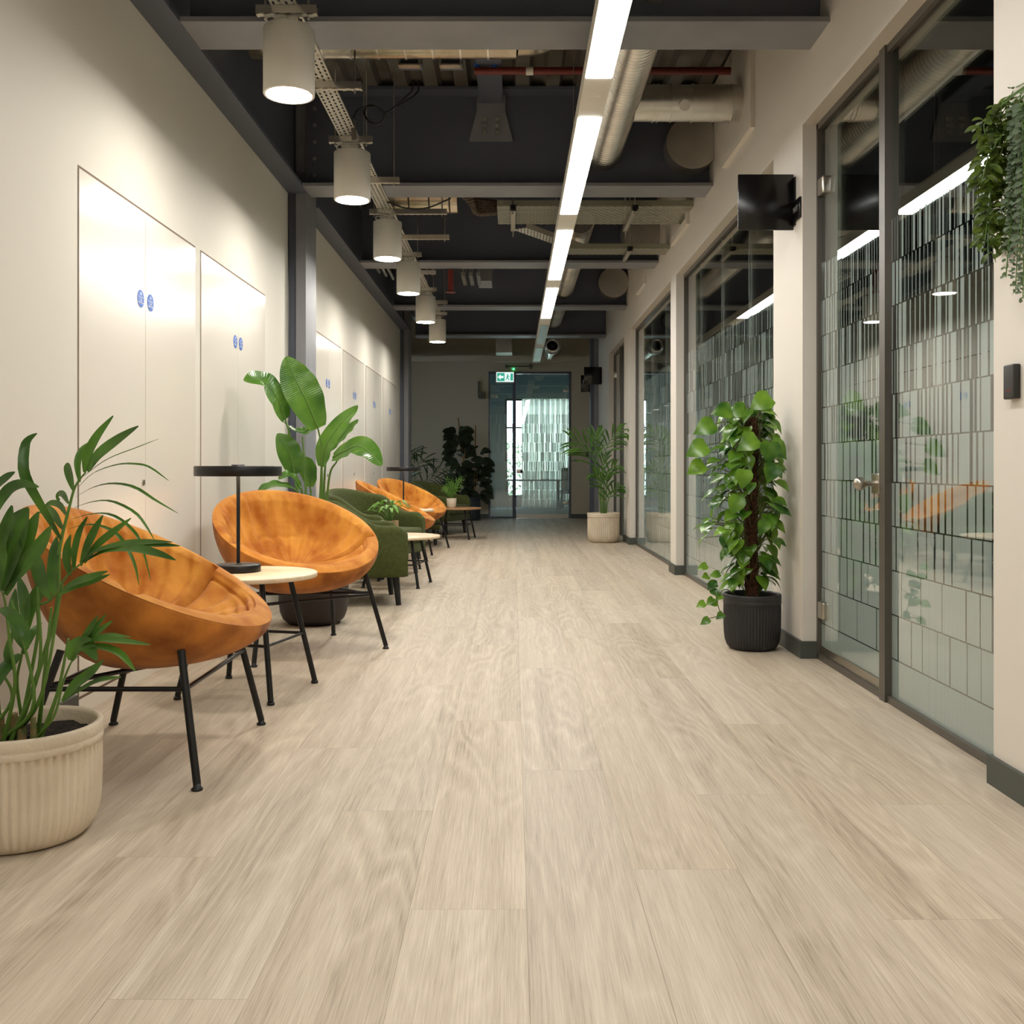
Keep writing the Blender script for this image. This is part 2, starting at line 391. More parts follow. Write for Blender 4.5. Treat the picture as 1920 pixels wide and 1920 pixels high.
# right wall: four glazed openings
OPN = [(3.12, 5.18), (5.76, 9.20), (9.52, 12.83), (13.52, 15.62)]
HD = 2.80
m = MB(); prev = YB
for (a, b) in OPN: m.box(XR, XR + .2, prev, a, 0, HD); prev = b
m.box(XR, XR + .2, prev, YE, 0, HD); m.box(XR, XR + .2, YB, YE, HD, ZD)
struct(m.build('wall_right', M_wallr))
# raised plaster surrounds where ducts go through the wall
for i, (a, b, z0) in enumerate([(6.26, 7.05, 3.2), (8.55, 9.35, 3.16), (11.3, 12.0, 3.16)]):
    m = MB(); m.box(XR - .03, XR, a - .06, a, z0, ZD - .05); m.box(XR - .03, XR, a - .06, b, z0 - .06, z0)
    struct(m.build('trim_%d' % (i + 1), M_wallr))
# dark offices behind the glass
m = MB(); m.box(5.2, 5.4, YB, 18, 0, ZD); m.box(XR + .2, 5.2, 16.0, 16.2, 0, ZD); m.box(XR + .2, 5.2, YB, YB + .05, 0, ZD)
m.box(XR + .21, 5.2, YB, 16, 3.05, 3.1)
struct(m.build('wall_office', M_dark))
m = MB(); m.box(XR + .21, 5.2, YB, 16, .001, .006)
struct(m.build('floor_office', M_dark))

m = MB(); m.box(-3.34, -3.28, 16.9, 16.95, 1.3, 2.2); m.box(-3.34, -3.28, 17.65, 17.7, 1.3, 2.2); m.box(-3.34, -3.28, 17.27, 17.32, 1.3, 2.2); m.box(-3.34, -3.28, 16.9, 17.7, 1.3, 1.35); m.box(-3.34, -3.28, 16.9, 17.7, 2.15, 2.2)  # added window, out of view, brings daylight onto the end wall
struct(m.build('window_6', M_frame))
# skirtings
m = MB()
prev = YB
for (a, b) in OPN:
    m.box(XR - .016, XR, prev, a, 0, .09); m.box(XR - .016, XG - .02, a - .001, a + .014, 0, .09); m.box(XR - .016, XG - .02, b - .015, b + .001, 0, .09); prev = b
m.box(XR - .016, XR, prev, YE, 0, .09)
struct(m.build('baseboard_right', M_skirt))
m = MB(); m.box(XL, XL + .016, YB, 3.95, 0, .09); struct(m.build('baseboard_left', M_skirt))
m = MB(); m.box(-3.2, DX0, YE - .016, YE, 0, .085); m.box(DX1, XR, YE - .016, YE, 0, .085); struct(m.build('baseboard_end', M_skirt))

# flush white cupboard doors along the left wall, each pair with its two round fire signs
def letters(txt, size, matl, parent, loc, rot, name='lettering', ext=.0006):
    c = bpy.data.curves.new(name, 'FONT'); c.body = txt; c.size = size; c.align_x = 'CENTER'; c.align_y = 'CENTER'; c.extrude = ext; c.space_line = .85
    c.materials.append(matl); o = bpy.data.objects.new(name, c); COL.objects.link(o); o.location = loc; o.rotation_euler = rot
    me = bpy.data.meshes.new_from_object(o); bpy.data.objects.remove(o)
    o = bpy.data.objects.new(name, me); COL.objects.link(o); o.location = loc; o.rotation_euler = rot
    if parent: o.parent = parent
    return o
DOORS = [(3.98, 4.70, 5.44), (5.54, 6.28, 6.97), (8.62, 9.33, 10.05), (10.17, 10.90, 11.62), (11.74, 12.45, 13.14), (13.28, 14.03, 14.76)]
names = ['the nearest white doors', 'white doors just before near column', 'white doors behind banana plant',
         'second white doors past near column', 'third white doors past near column', 'the farthest white doors']
sign_proto = None
for i, (a, b, c) in enumerate(DOORS):
    root = bpy.data.objects.new('door_%d' % (i + 1), None); COL.objects.link(root); root.location = (XL, a, 0); struct(root)
    zt = 2.21
    for (p, q) in ((a, b), (b, c)):
        m = MB(); m.box(XL - .01, XL + .004, p + .002, q - .002, .075, zt); m.build('leaf', M_door, root, (XL, a, 0))
    m = MB(); m.box(XL + .0005, XL + .0015, a - .004, c + .004, .06, zt + .012); m.build('shadow_gap', M_gap, root, (XL, a, 0))
    m = MB(); m.box(XL, XL + .004, a, c, 0, .062); m.build('plinth', M_door, root, (XL, a, 0))
    m = MB(); m.tube([(XL + .003, b - .03, .93), (XL + .009, b - .03, .93)], .014, 16); m.build('lock', M_ss, root, (XL, a, 0))
    for s_ in (-1, 1):
        loc = (XL + .0045, b + s_ * .062, 1.795)
        lab = 'round blue sign on %s leaf of %s' % ('near' if s_ < 0 else 'far', names[i])
        if sign_proto is None:
            r0 = thing('fire_door_sign', lab, 'sign', loc, 0, 'round blue signs on the cupboard doors')
            m = MB(); m.disc((.0, 0, 0), .041, 40, 0, 'x'); m.disc((.0015, 0, 0), .041, 40, 0, 'x')
            m.tube([(0, 0, 0), (.0015, 0, 0)], .041, 40); m.build('disc', M_blue, r0)
            m = MB()                                    # white pictogram triangle-flame at the top
            m.add([(.0018, -.009, .018), (.0018, .009, .018), (.0018, 0, .034)], [(0, 1, 2)]); m.build('pictogram', M_whitev, r0)
            letters('Fire door\nkeep\nlocked shut', .0145, M_whitev, r0, (.0018, 0, -.006), (R(90), 0, R(90)), ext=.0002)
            sign_proto = r0
        else: dup(sign_proto, loc, 0, lab)

# glazing of the right wall
WN = 0
def pane(y0, y1, z0, z1, parent, matl=None, name='pane'):
    m = MB(); m.box(XG, XG + .012, y0, y1, z0, z1, 1)
    m.m[-6 + 5] = 0 if matl is None else 0
    # the corridor-side face carries the film
    return m.build(name, [M_film, M_glass] if matl is None else [matl, matl], parent)
def frame_bits(m, a, b, z1=HD, t=.03):
    m.box(XG - .02, XG + .03, a, b, z1 - .035, z1); m.box(XG - .02, XG + .03, a, b, 0, .03)
    m.box(XG - .02, XG + .03, a, a + .022, 0, z1); m.box(XG - .02, XG + .03, b - .022, b, 0, z1)
def screen(idx, a, b, joints):
    root = bpy.data.objects.new('window_%d' % idx, None); COL.objects.link(root); struct(root)
    m = MB(); frame_bits(m, a, b); m.build('window_frame', M_frame, root)
    ys = [a + .02] + joints + [b - .02]
    for p, q in zip(ys[:-1], ys[1:]): pane(p + .002, q - .002, .03, HD - .035, root)
    m = MB()
    for j in joints: m.box(XG + .001, XG + .011, j - .003, j + .003, .03, HD - .035)
    if joints: m.build('joint_seal', M_galv, root)
    return root
def glass_door(idx, a, b, hinge_far=True, knob=True):
    """A framed glass leaf between y=a and y=b hung in the screen."""
    root = bpy.data.objects.new('door_%d' % idx, None); COL.objects.link(root); struct(root)
    z0, z1 = .008, HD - .04
    m = MB(); m.box(XG, XG + .012, a, b, z0 + .06, z1, 1); m.m[5] = 0; m.build('glass_leaf', [M_film, M_glass], root)
    m = MB(); m.box(XG - .008, XG + .02, a, b, z0, z0 + .065); m.build('bottom_rail', M_ss, root)
    hy, ky = (b - .03, a + .05) if hinge_far else (a + .03, b - .05)
    for z in (2.46, .26):
        m = MB(); m.rbox(XG - .022, XG + .03, hy - .055, hy + .03, z - .045, z + .045, .01); m.build('patch_hinge', M_ss, root)
    m = MB(); m.rbox(XG - .028, XG + .035, ky - .045, ky + .045, .885, .975, .006); m.build('lock_case', M_ss, root)
    m = MB(); m.tube([(XG - .028, ky + .01, .93), (XG - .07, ky + .01, .93)], .013, 16)
    m.lathe([(0, -.03), (.016, -.026), (.026, -.014), (.03, 0), (.026, .014), (.016, .026), (0, .03)], (XG - .09, ky + .01, .93), 24); m.build('knob', M_ss, root)
    return root
# opening 1: leaf beyond the mullion, fixed pane in front
root = bpy.data.objects.new('window_1', None); COL.objects.link(root); struct(root)
m = MB(); frame_bits(m, 3.12, 5.18); m.box(XG - .03, XG + .04, 4.20, 4.265, 0, HD); m.build('window_frame', M_frame, root)
pane(3.14, 4.205, .03, HD - .035, root)
glass_door(7, 4.27, 5.155)
screen(2, 5.76, 9.20, [6.75, 7.64, 8.51]); screen(3, 9.52, 12.83, [10.45, 11.5])
root = bpy.data.objects.new('window_4', None); COL.objects.link(root); struct(root)
m = MB(); frame_bits(m, 13.52, 15.62); m.box(XG - .03, XG + .04, 14.60, 14.665, 0, HD); m.build('window_frame', M_frame, root)
pane(13.54, 14.60, .03, HD - .035, root)
glass_door(8, 14.67, 15.595)

# end door: side light, mullion and leaf
root = bpy.data.objects.new('door_9', None); COL.objects.link(root); struct(root)
ym = YE + .03; mx0, mx1 = (961 - CX) * YE / F, (967.5 - CX) * YE / F
m = MB()
m.box(DX0, DX0 + .03, ym - .04, ym + .05, 0, DZ); m.box(DX1 - .045, DX1, ym - .04, ym + .05, 0, DZ); m.box(DX0, DX1, ym - .04, ym + .05, DZ - .04, DZ)
m.box(mx0, mx1, ym - .04, ym + .05, 0, DZ); m.box(DX0, mx0, ym - .03, ym + .04, 0, .035); m.build('door_frame', M_steeld, root)
m = MB(); m.box(DX0 + .03, mx0, ym, ym + .012, .035, DZ - .04, 1); m.m[2] = 0; m.build('side_light', [M_film, M_glass], root)
m = MB(); m.box(mx1 + .01, DX1 - .05, ym, ym + .012, .07, DZ - .045, 1); m.m[2] = 0; m.build('glass_leaf', [M_film, M_glass], root)
m = MB(); m.box(mx1 + .01, DX1 - .05, ym - .01, ym + .022, .008, .075); m.build('bottom_rail', M_ss, root)
for z in (2.53, .30):
    m = MB(); m.rbox(DX1 - .16, DX1 - .03, ym - .02, ym + .03, z - .03, z + .03, .008); m.build('patch_hinge', M_ss, root)
m = MB(); m.rbox(mx1 + .01, mx1 + .13, ym - .02, ym + .03, .89, .97, .006); m.build('lock_case', M_ss, root)
m = MB(); m.tube([(mx1 + .11, ym - .02, .93), (mx1 + .11, ym - .06, .93)], .012, 14)
m.lathe([(0, -.028), (.018, -.022), (.028, 0), (.018, .022), (0, .028)], (mx1 + .11, ym - .085, .93), 20); m.build('knob', M_plast, root)

# room beyond the end door: pale room with a tall window and a sheer curtain
m = MB(); m.box(-1.7, -1.5, YE + .2, 25.2, 0, ZD); m.box(3.0, 3.2, YE + .2, 25.2, 0, ZD)
m.box(-1.5, -.20, 25, 25.2, 0, ZD); m.box(1.9, 3.0, 25, 25.2, 0, ZD); m.box(-.2, 1.9, 25, 25.2, 2.75, ZD); m.box(-.2, 1.9, 25, 25.2, 0, .25)
struct(m.build('wall_end_room', mat('pale_blue_grey_paint', (176, 190, 196), .7)))
m = MB(); m.box(-1.5, 3.0, YE + .21, 25, .001, .006); struct(m.build('floor_end_room', mat('blue_grey_carpet', (96, 118, 128), .9)))
m = MB()
for x in (-.2, .49, 1.18, 1.85): m.box(x, x + .05, 25.05, 25.12, .25, 2.75)
m.box(-.2, 1.9, 25.05, 25.12, 2.70, 2.75); m.box(-.2, 1.9, 25.05, 25.12, .25, .30); m.box(-.2, 1.9, 25.05, 25.12, 2.0, 2.04)
struct(m.build('window_5', M_frame))
mc = bpy.data.materials.new('sheer_curtain'); mc.use_nodes = True; nt = mc.node_tree; nt.nodes.clear()
a_ = nt.nodes.new('ShaderNodeBsdfTransparent'); b_ = nt.nodes.new('ShaderNodeBsdfTranslucent'); b_.inputs[0].default_value = (.66, .64, .58, 1)
c_ = nt.nodes.new('ShaderNodeMixShader'); c_.inputs[0].default_value = .84; nt.links.new(a_.outputs[0], c_.inputs[1]); nt.links.new(b_.outputs[0], c_.inputs[2])
o_ = nt.nodes.new('ShaderNodeOutputMaterial'); nt.links.new(c_.outputs[0], o_.inputs[0])
m = MB(); v = []; f = []; nn = 260
for i in range(nn + 1):
    u = i / nn; x = .22 + u * 1.75; y = 24.6 + .085 * math.sin(u * 26 * PI) + .03 * math.sin(u * 61)
    v += [(x, y, .03), (x, y, 2.72), (x, y + .002, .03), (x, y + .002, 2.72)]
for i in range(nn): f += [(4 * i, 4 * i + 4, 4 * i + 5, 4 * i + 1), (4 * i + 2, 4 * i + 3, 4 * i + 7, 4 * i + 6)]
m.add(v, f, 0, True); tag(m.build('curtain', mc), 'sheer white curtain in folds behind the glass end door', 'curtain')
# terrace hedge outside that window
rg = random.Random(5); m = MB()
for i in range(900):
    c = Vector((rg.uniform(-1.2, 2.8), rg.uniform(26.6, 27.6), rg.uniform(0, 1.9 - .3 * rg.random()))); d = Vector((rg.uniform(-1, 1), rg.uniform(-1, 1), rg.uniform(-.3, 1))).normalized()
    m.blade([c, c + d * .12], .06, (rg.uniform(-1, 1), rg.uniform(-1, 1), .3), n=3)
m.box(-1.2, 2.8, 26.6, 27.6, 0, .25)
tag(m.build('hedge', mat('pale_hedge_leaf', (150, 170, 130), .7)), 'pale leafy hedge on terrace outside the end room window', 'hedge', kind='stuff')
# table and chair in that room
t = thing('meeting_table', 'pale rectangular table beyond the glass end door', 'table', (.55, 22.6, 0))
m = MB(); m.rbox(-.75, .55, -.4, .4, .70, .73, .008); m.build('table_top', M_white, t)
for sx in (-.68, .48):
    for sy in (-.33, .33):
        m = MB(); m.tube([(sx, sy, 0), (sx, sy, .70)], .02, 10); m.build('leg', M_blkm, t)
t = thing('office_chair', 'dark upholstered chair at right beyond the glass end door', 'chair', (1.30, 22.2, 0), R(0))
m = MB(); m.rbox(-.24, .24, -.24, .24, .42, .50, .03); m.build('seat', M_gplast, t)
m = MB(); m.rbox(-.23, .23, -.28, -.22, .50, 1.0, .03); m.build('backrest', M_gplast, t)
for sx in (-.2, .2):
    for sy in (-.2, .2):
        m = MB(); m.tube([(sx * 1.15, sy * 1.15, 0), (sx, sy, .42)], .013, 8); m.build('leg', M_blkm, t)

# ------------------------------------------------------------------ steelwork
def steel_label(i): return ['nearest', 'second', 'third', 'fourth', 'fifth', 'sixth'][i]
BZ = 3.14
def xbeam(yc, label, x0=XL + .157, x1=XR, plates=True):
    root = thing('steel_beam', label, 'beam', (0, yc, BZ), 0, 'grey steel cross beams under the ceiling')
    m = MB(); m.box(x0, x1, -.16, .16, 0, .024); m.build('bottom_flange', M_steel, root)
    m = MB(); m.box(x0, x1, -.16, .16, ZD - BZ - .026, ZD - BZ - .003); m.build('top_flange', M_steeld, root)
    m = MB(); m.box(x0, x1, -.008, .008, .024, ZD - BZ - .026); m.build('web', M_steeld, root)
    return root
BY = [4.89, 7.65, 10.45, 13.27, 16.15]
bl = ['nearest grey steel cross beam, at the top edge of the photo', 'second grey steel cross beam, level with the near wall column',
      'third grey steel cross beam, past the wide perforated tray', 'fourth grey steel cross beam from the front',
      'farthest grey steel cross beam, before the end wall']
for y, l in zip(BY, bl):
    b = xbeam(y, l)
    if y == 7.65:
        # stiffener plates with bolts at the left end
        for k in range(5): m = MB(); m.tube([(XL + .22, -.02, .12 + k * .13), (XL + .22, -.008, .12 + k * .13)], .016, 6); m.build('bolt', M_steel, b)
# beam running along the left wall top
root = thing('wall_beam', 'long dark grey steel beam running along the top of left wall', 'beam', (XL, 0, 3.14))
m = MB(); m.box(-.01, .155, YB, 7.69, 0, .024); m.box(-.01, .155, 8.12, 15.32, 0, .024); m.build('bottom_flange', M_steeld, root)
m = MB(); m.box(.03, .046, YB, 7.69, .024, ZD - 3.14 - .003); m.box(.03, .046, 8.12, 15.32, .024, ZD - 3.14 - .003); m.build('web', M_steeld, root)
# columns
def column(y, label, x0, wx=.14, wy=.40):
    root = thing('steel_column', label, 'column', (x0, y, 0))
    m = MB(); m.box(0, wx * .45, .03, wy - .03, 0, ZD); m.build('web', M_steeld, root)
    m = MB(); m.box(wx * .45, wx, 0, wy, 0, ZD - .003); m.build('flange', M_steel, root)
    return root
column(7.69, 'near grey steel column between the white door bays', XL)
column(15.32, 'far grey steel column at the end of left wall', XL, .13, .45)
column(17.55, 'grey steel column beside the end wall on the right', XR - .14, .14, .3)
# secondary beam with bolted splice plate between first and second cross beams
root = thing('splice_bracket', 'grey bolted steel bracket on the second beam above corridor', 'bracket', (-.17, 7.63, 3.55))
m = MB(); m.add([(-.17, -.02, -.03), (.17, -.02, -.03), (.11, -.02, .2), (.11, -.02, .33), (-.11, -.02, .33), (-.11, -.02, .2),
                 (-.17, 0, -.03), (.17, 0, -.03), (.11, 0, .2), (.11, 0, .33), (-.11, 0, .33), (-.11, 0, .2)],
                [(0, 1, 2, 3, 4, 5), (11, 10, 9, 8, 7, 6), (0, 6, 7, 1), (1, 7, 8, 2), (5, 11, 6, 0), (3, 9, 10, 4)]); m.build('gusset_plate', M_steel, root)
m = MB(); m.box(-.09, .09, -2.6, -.02, .262, .34); m.build('tie_beam', M_steeld, root)
for px in (-.05, .05):
    for pz in (.03, .085, .135): m = MB(); m.tube([(px, -.035, pz), (px, -.02, pz)], .018, 6, sm=False); m.build('bolt', M_galv, root)

# ------------------------------------------------------------------ services below the deck
def channel(x0, x1, y, z, label, rods=(0.05, None), group='slotted steel channels carrying the pendant lights'):
    root = thing('strut_channel', label, 'channel', (x0, y, z), 0, group); L_ = x1 - x0
    m = MB(); m.box(0, L_, -.02, .02, 0, .003, 1); m.box(0, L_, -.02, -.017, .003, .041); m.box(0, L_, .017, .02, .003, .041)
    m.build('channel', [M_galv, slotch], root)
    for rx in (.04, L_ - .04):
        m = MB(); m.tube([(rx, 0, -.02), (rx, 0, ZD - z)], .005, 8)
        m.tube([(rx, 0, .003), (rx, 0, .012)], .011, 6, sm=False); m.build('threaded_rod', M_galv, root)
    return root
slotch = slots_material('slotted_channel_face', (196, 190, 176), ax=(1, 0), px=.05, py=.04)
HC = 3.09
PX = -1.035
PY = [1850 * 1.72 / d for d in (698, 501, 391, 326, 272.5, 235.5)]
plab = ['nearest and largest white cylinder pendant light', 'second white cylinder pendant light from the front', 'third white cylinder pendant light, under a wide strut channel',
        'fourth white cylinder pendant light from the front', 'fifth white cylinder pendant light from the front', 'farthest and smallest white cylinder pendant light']
def pendant(y, label):
    root = thing('pendant_light', label, 'pendant light', (PX, y, 2.72), 0, 'white cylinder pendant lights')
    r, h = .117, .305
    m = MB(); m.lathe([(r - .012, 0.0), (r - .002, 0), (r, .003), (r, h - .004), (r - .004, h), (0, h)], n=56)
    m.lathe([(r - .012, 0), (r - .016, .02), (r - .016, .022), (0, .022)], n=56); m.build('lamp_shade', M_white, root)
    m = MB(); m.disc((0, 0, .006), r - .0135, 48, flip=True); m.build('lens', M_disc, root)
    m = MB(); m.box(-.05, .05, -.035, -.03, h, h + .05); m.box(-.05, .05, .03, .035, h, h + .05); m.box(-.05, .05, -.035, .035, h + .045, h + .05); m.build('bracket', M_galv, root)
    m = MB(); m.lathe([(0, h), (.028, h), (.034, h + .006), (.038, h + .045), (0, h + .045)], (-.03, -.02, 0), 24); m.build('driver_cup', M_white, root)
    m = MB(); m.tube(spline([(-.03, -.045, h + .03), (-.075, -.06, h + .035), (-.09, -.06, h - .005 + .02), (-.055, -.06, h + .002), (-.02, -.06, h + .01)], 16), .004, 8); m.build('cable', M_white, root)
    return root
pr = pendant(PY[0], plab[0])
for y, l in zip(PY[1:], plab[1:]): dup(pr, (PX, y, 2.72), None, l)
pd = PY[1] - PY[0]
for k, y in enumerate((PY[0] - 3 * pd,)):    # more of the row overhead, before the frame begins
    dup(pr, (PX, y, 2.72), None, 'white cylinder pendant light behind the viewer, out of the photo')
chl = ['above the nearest pendant light', 'above the second pendant light', 'above the third pendant light', 'above the fourth pendant light', 'above the fifth pendant light', 'above the farthest pendant light']
for i, y in enumerate(PY):
    x1 = PX + .13 if i != 2 else PX + .49
    channel(PX - .15, x1, y, HC, 'galvanised slotted channel %s' % chl[i])
    ym_ = y + pd / 2
    if i < 5: channel(PX - .10, PX + (.2 if i != 2 else .45), ym_, HC, 'galvanised slotted channel between %s pendant lights' % ['the first and second', 'the second and third', 'the third and fourth', 'the fourth and fifth', 'the fifth and last'][i])
root = thing('cable_tray', 'narrow perforated cable tray running above the pendant lights', 'cable tray', (PX - .02, 0, HC + .042))
m = MB(); m.box(-.06, .06, 1.0, 14.0, -.0, .001); m.build('tray_base', M_slot, root)
m = MB(); m.box(-.061, -.06, 1.0, 14.0, 0, .012); m.box(.06, .061, 1.0, 14.0, 0, .012); m.build('tray_side', M_galv, root)

# linear light
XS, ZS = .405, 2.84
def dS(y): return F * (ZS - 1) / (CY - y)
segs = [(dS(147), None), (dS(222), dS(402)), (dS(433), dS(525)), (dS(541), dS(597))]
root = thing('linear_light', 'long suspended linear light running down the corridor ceiling', 'light', (XS, 0, ZS))
yend = dS(680.5)
m = MB(); m.box(-.066, .066, -3.5, yend, .004, .085); m.build('housing', M_white, root)
L0 = segs[1][1] - segs[1][0]; lit = []; y1 = segs[0][0]
while y1 - L0 > -3.5: lit.append((y1 - L0, y1)); y1 -= L0 + (segs[1][0] - segs[0][0])
lit += [(a, b) for a, b in segs[1:]]
for a, b in lit:
    m = MB(); m.box(-.058, .058, a, b, 0.0, .005); m.build('diffuser', M_strip, root)
for a, b in ((dS(610), dS(644)), (dS(653), dS(677))):
    m = MB(); m.box(-.055, .055, a, b, 0.001, .005); m.build('unlit_diffuser', M_off, root)
for y in (dS(185),):
    m = MB(); m.box(-.03, .03, y - .03, y + .03, -.003, .004); m.build('sensor', M_white, root); 
for y in (1.0, 3.8, 6.6, 9.2, 11.8, 14.4, 16.0):
    m = MB(); m.tube([(0, y, .085), (0, y, ZD - ZS)], .002, 6); m.build('suspension_wire', M_galv, root)

# ducts
def ribbed(p0, p1, r, pitch=.046, amp=.009, n=28):
    p0, p1 = Vector(p0), Vector(p1); L_ = (p1 - p0).length; k = int(L_ / pitch * 6); pts = []; rr = []
    for i in range(k + 1): pts.append(p0.lerp(p1, i / k)); rr.append(r + amp * abs(math.sin(i * PI / 6)) * 1.6 - amp)
    m = MB(); m.tube(pts, rr, n); return m
tag(ribbed((.70, 3.9, 3.43), (.70, 8.1, 3.43), .13).build('flexible_duct', M_galv), 'large ribbed silver flexible duct right of the linear light', 'duct')
t = thing('branch_duct', 'round galvanised duct running into right wall beside ribbed duct', 'duct', (.83, 6.62, 3.445))
m = MB(); m.tube([(-.02, 0, 0), (.69, 0, 0)], .118, 32); m.build('duct_body', M_galv, t)
for q in (.10, .13, .22, .36, .50, .62): m = MB(); m.tube([(q, 0, 0), (q + .012, 0, 0)], .124, 32); m.build('seam_ring', M_galv, t)
m = MB(); m.tube([(.30, -.10, -.05), (.30, -.135, -.062)], .036, 20); m.build('access_cap', M_galv, t)
m = MB(); m.tube(spline([(1.52, 5.5, 3.52), (1.38, 5.5, 3.5), (1.28, 5.42, 3.6), (1.24, 5.35, 3.8)], 14), .11, 24)
tag(m.build('elbow_duct', M_galv), 'short silver duct elbow near right wall behind the nearest beam', 'duct')
m = MB(); m.tube([(1.36, 7.46, 3.46), (1.36, 7.64, 3.46)], .2, 40); tag(m.build('duct_end_cap', M_galv), 'round grey metal duct stub on the second beam at right wall', 'duct')
m = MB(); m.tube([(.70, 10.8, 3.42), (.72, 13.2, 3.42)], .13, 26)
tag(ribbed((.66, 9.6, 3.40), (.68, 13.6, 3.40), .13).build('flexible_duct', M_galv), 'ribbed silver flexible duct behind the third beam', 'duct')
tag(ribbed((.66, 14.0, 3.40), (.66, 16.9, 3.40), .13).build('flexible_duct', M_galv), 'far ribbed silver flexible duct near the end of corridor', 'duct')
for (y, l) in ((10.42, 'third'), (13.24, 'fourth')):
    m = MB(); m.tube([(1.33, y - .2, 3.45), (1.33, y - .01, 3.45)], .2, 36); tag(m.build('duct_end_cap', M_galv), 'round grey metal duct stub on the %s beam at right wall' % l, 'duct')
# foil ducts across behind first and second beams
def foil(x0, x1, y, z, r, label):
    t = thing('foil_duct', label, 'duct', (x0, y, z)); m = MB(); m.tube([(0, 0, 0), (x1 - x0, 0, 0)], r, 24); m.build('duct_body', M_foil, t)
    q = .1
    while q < x1 - x0 - .05: m = MB(); m.tube([(q, 0, 0), (q + .012, 0, 0)], r + .003, 24); q += .17; m.build('band', M_blkm if y > 7 else M_galv, t)
    m = MB(); m.tube([(.15, 0, r), (.15, 0, ZD - z)], .004, 6); m.tube([(x1 - x0 - .15, 0, r), (x1 - x0 - .15, 0, ZD - z)], .004, 6); m.build('hanger_rods', M_galv, t); return t
foil(-1.62, .02, 6.1, 3.66, .125, 'foil wrapped duct crossing behind the nearest beam')
m = MB(); m.tube(spline([(.02, 6.1, 3.66), (.16, 6.12, 3.68), (.24, 6.2, 3.78), (.26, 6.3, 3.9)], 10), .11, 20); tag(m.build('foil_elbow', M_foil), 'foil duct elbow turning up into the ceiling', 'duct')
foil(-1.15, -.47, 8.36, 3.30, .14, 'foil duct with black bands behind the second beam')
foil(-1.2, -.5, 11.0, 3.34, .10, 'far foil duct behind the third beam')
# red sprinkler pipe
t = thing('sprinkler_pipe', 'dark red sprinkler pipe crossing under the metal deck', 'pipe', (-.27, 6.9, 3.775))
m = MB(); m.tube([(0, 0, 0), (1.79, 0, 0)], .026, 18); m.build('pipe_run', M_red, t)
m = MB(); m.tube([(.36, 0, 0), (.41, 0, 0)], .029, 18); m.build('coupling', M_white, t)
for q in (.0, .12):
    m = MB(); m.tube([(q + .02, 0, .02), (q + .02, 0, .07)], .018, 10); m.tube([(q - .005, 0, .045), (q + .045, 0, .045)], .012, 8); m.build('valve', M_blue, t)
m = MB(); m.tube([P(845, 506, 10.6), P(845, 545, 10.6)], .03, 12); m.lathe([(0, 0), (.05, 0), (.05, .012), (0, .012)], P(845, 549, 10.6), 16); tag(m.build('sprinkler_drop', M_red), 'short red sprinkler drop behind the third beam', 'pipe')
# small control boxes with coiled black cable
for k, px in enumerate((770, 846)):
    c = P(px, 126, 6.45); t = thing('control_box', ['small metal control box with black cable above corridor', 'small metal control box beside the one with cable'][k], 'control box', c)
    m = MB(); m.box(-.075, .075, -.05, .05, .0, .13); m.tube([(-.05, 0, .13), (-.05, 0, ZD - c.z)], .005, 6); m.tube([(.05, 0, .13), (.05, 0, ZD - c.z)], .005, 6); m.build('box_body', M_steeld, t)
    m = MB(); m.box(-.065, .065, -.11, -.05, -.03, -.02); m.box(-.07, -.06, -.11, -.05, -.03, .1); m.box(.06, .07, -.11, -.05, -.03, .1); m.build('bracket', M_galv, t)
cw = [P(775, 150, 6.35), P(772, 170, 6.33), P(757, 185, 6.3), P(738, 202, 6.3), P(722, 211, 6.3), P(705, 200, 6.3), P(690, 198, 6.29), P(683, 213, 6.28), P(695, 230, 6.27), P(712, 231, 6.26), P(721, 216, 6.25), P(712, 203, 6.24), P(695, 200, 6.22), P(672, 205, 6.2), P(662, 222, 6.2)]
m = MB(); m.tube(spline(cw, 90), .006, 8); m.tube(spline([P(785, 150, 6.36), P(784, 170, 6.34), P(770, 184, 6.31), P(745, 200, 6.3)], 20), .006, 8); tag(m.build('black_cable', M_cable), 'looped black cable hanging in front of second beam', 'cable')
m = MB(); m.tube([P(662, 226, 6.2), P(664, 262, 6.2)], .016, 12); tag(m.build('cable_connector', M_gplast), 'grey plug at the end of the looped black cable', 'connector')
m = MB(); m.tube(spline([P(726, 378, 7.9), P(760, 390, 8.0), P(800, 390, 8.0), P(845, 372, 7.9)], 24), .007, 8); tag(m.build('sagging_cable', M_cable), 'black cable sagging below the banded foil duct', 'cable')
# brown flexible hoses
for k in range(5):
    q = k * .045
    pts = [(-.52 + q, 8.2, 3.84), (-.52 + q * .9, 8.2, 3.42), (-.44 + q * .6, 8.22, 3.29 - k * .02), (-.30, 8.3, 3.25 - k * .026), (-.15, 8.42, 3.26 - k * .02)]
    m = MB(); m.tube(spline(pts, 160), [.020 + .007 * abs(math.sin(i * PI / 6)) for i in range(161)], 10); tag(m.build('flexible_hose', M_hose), ['leftmost', 'second', 'middle', 'fourth', 'rightmost'][k] + ' brown corrugated hose looping down beside the wide tray', 'hose', 'brown hoses left of the wide tray')
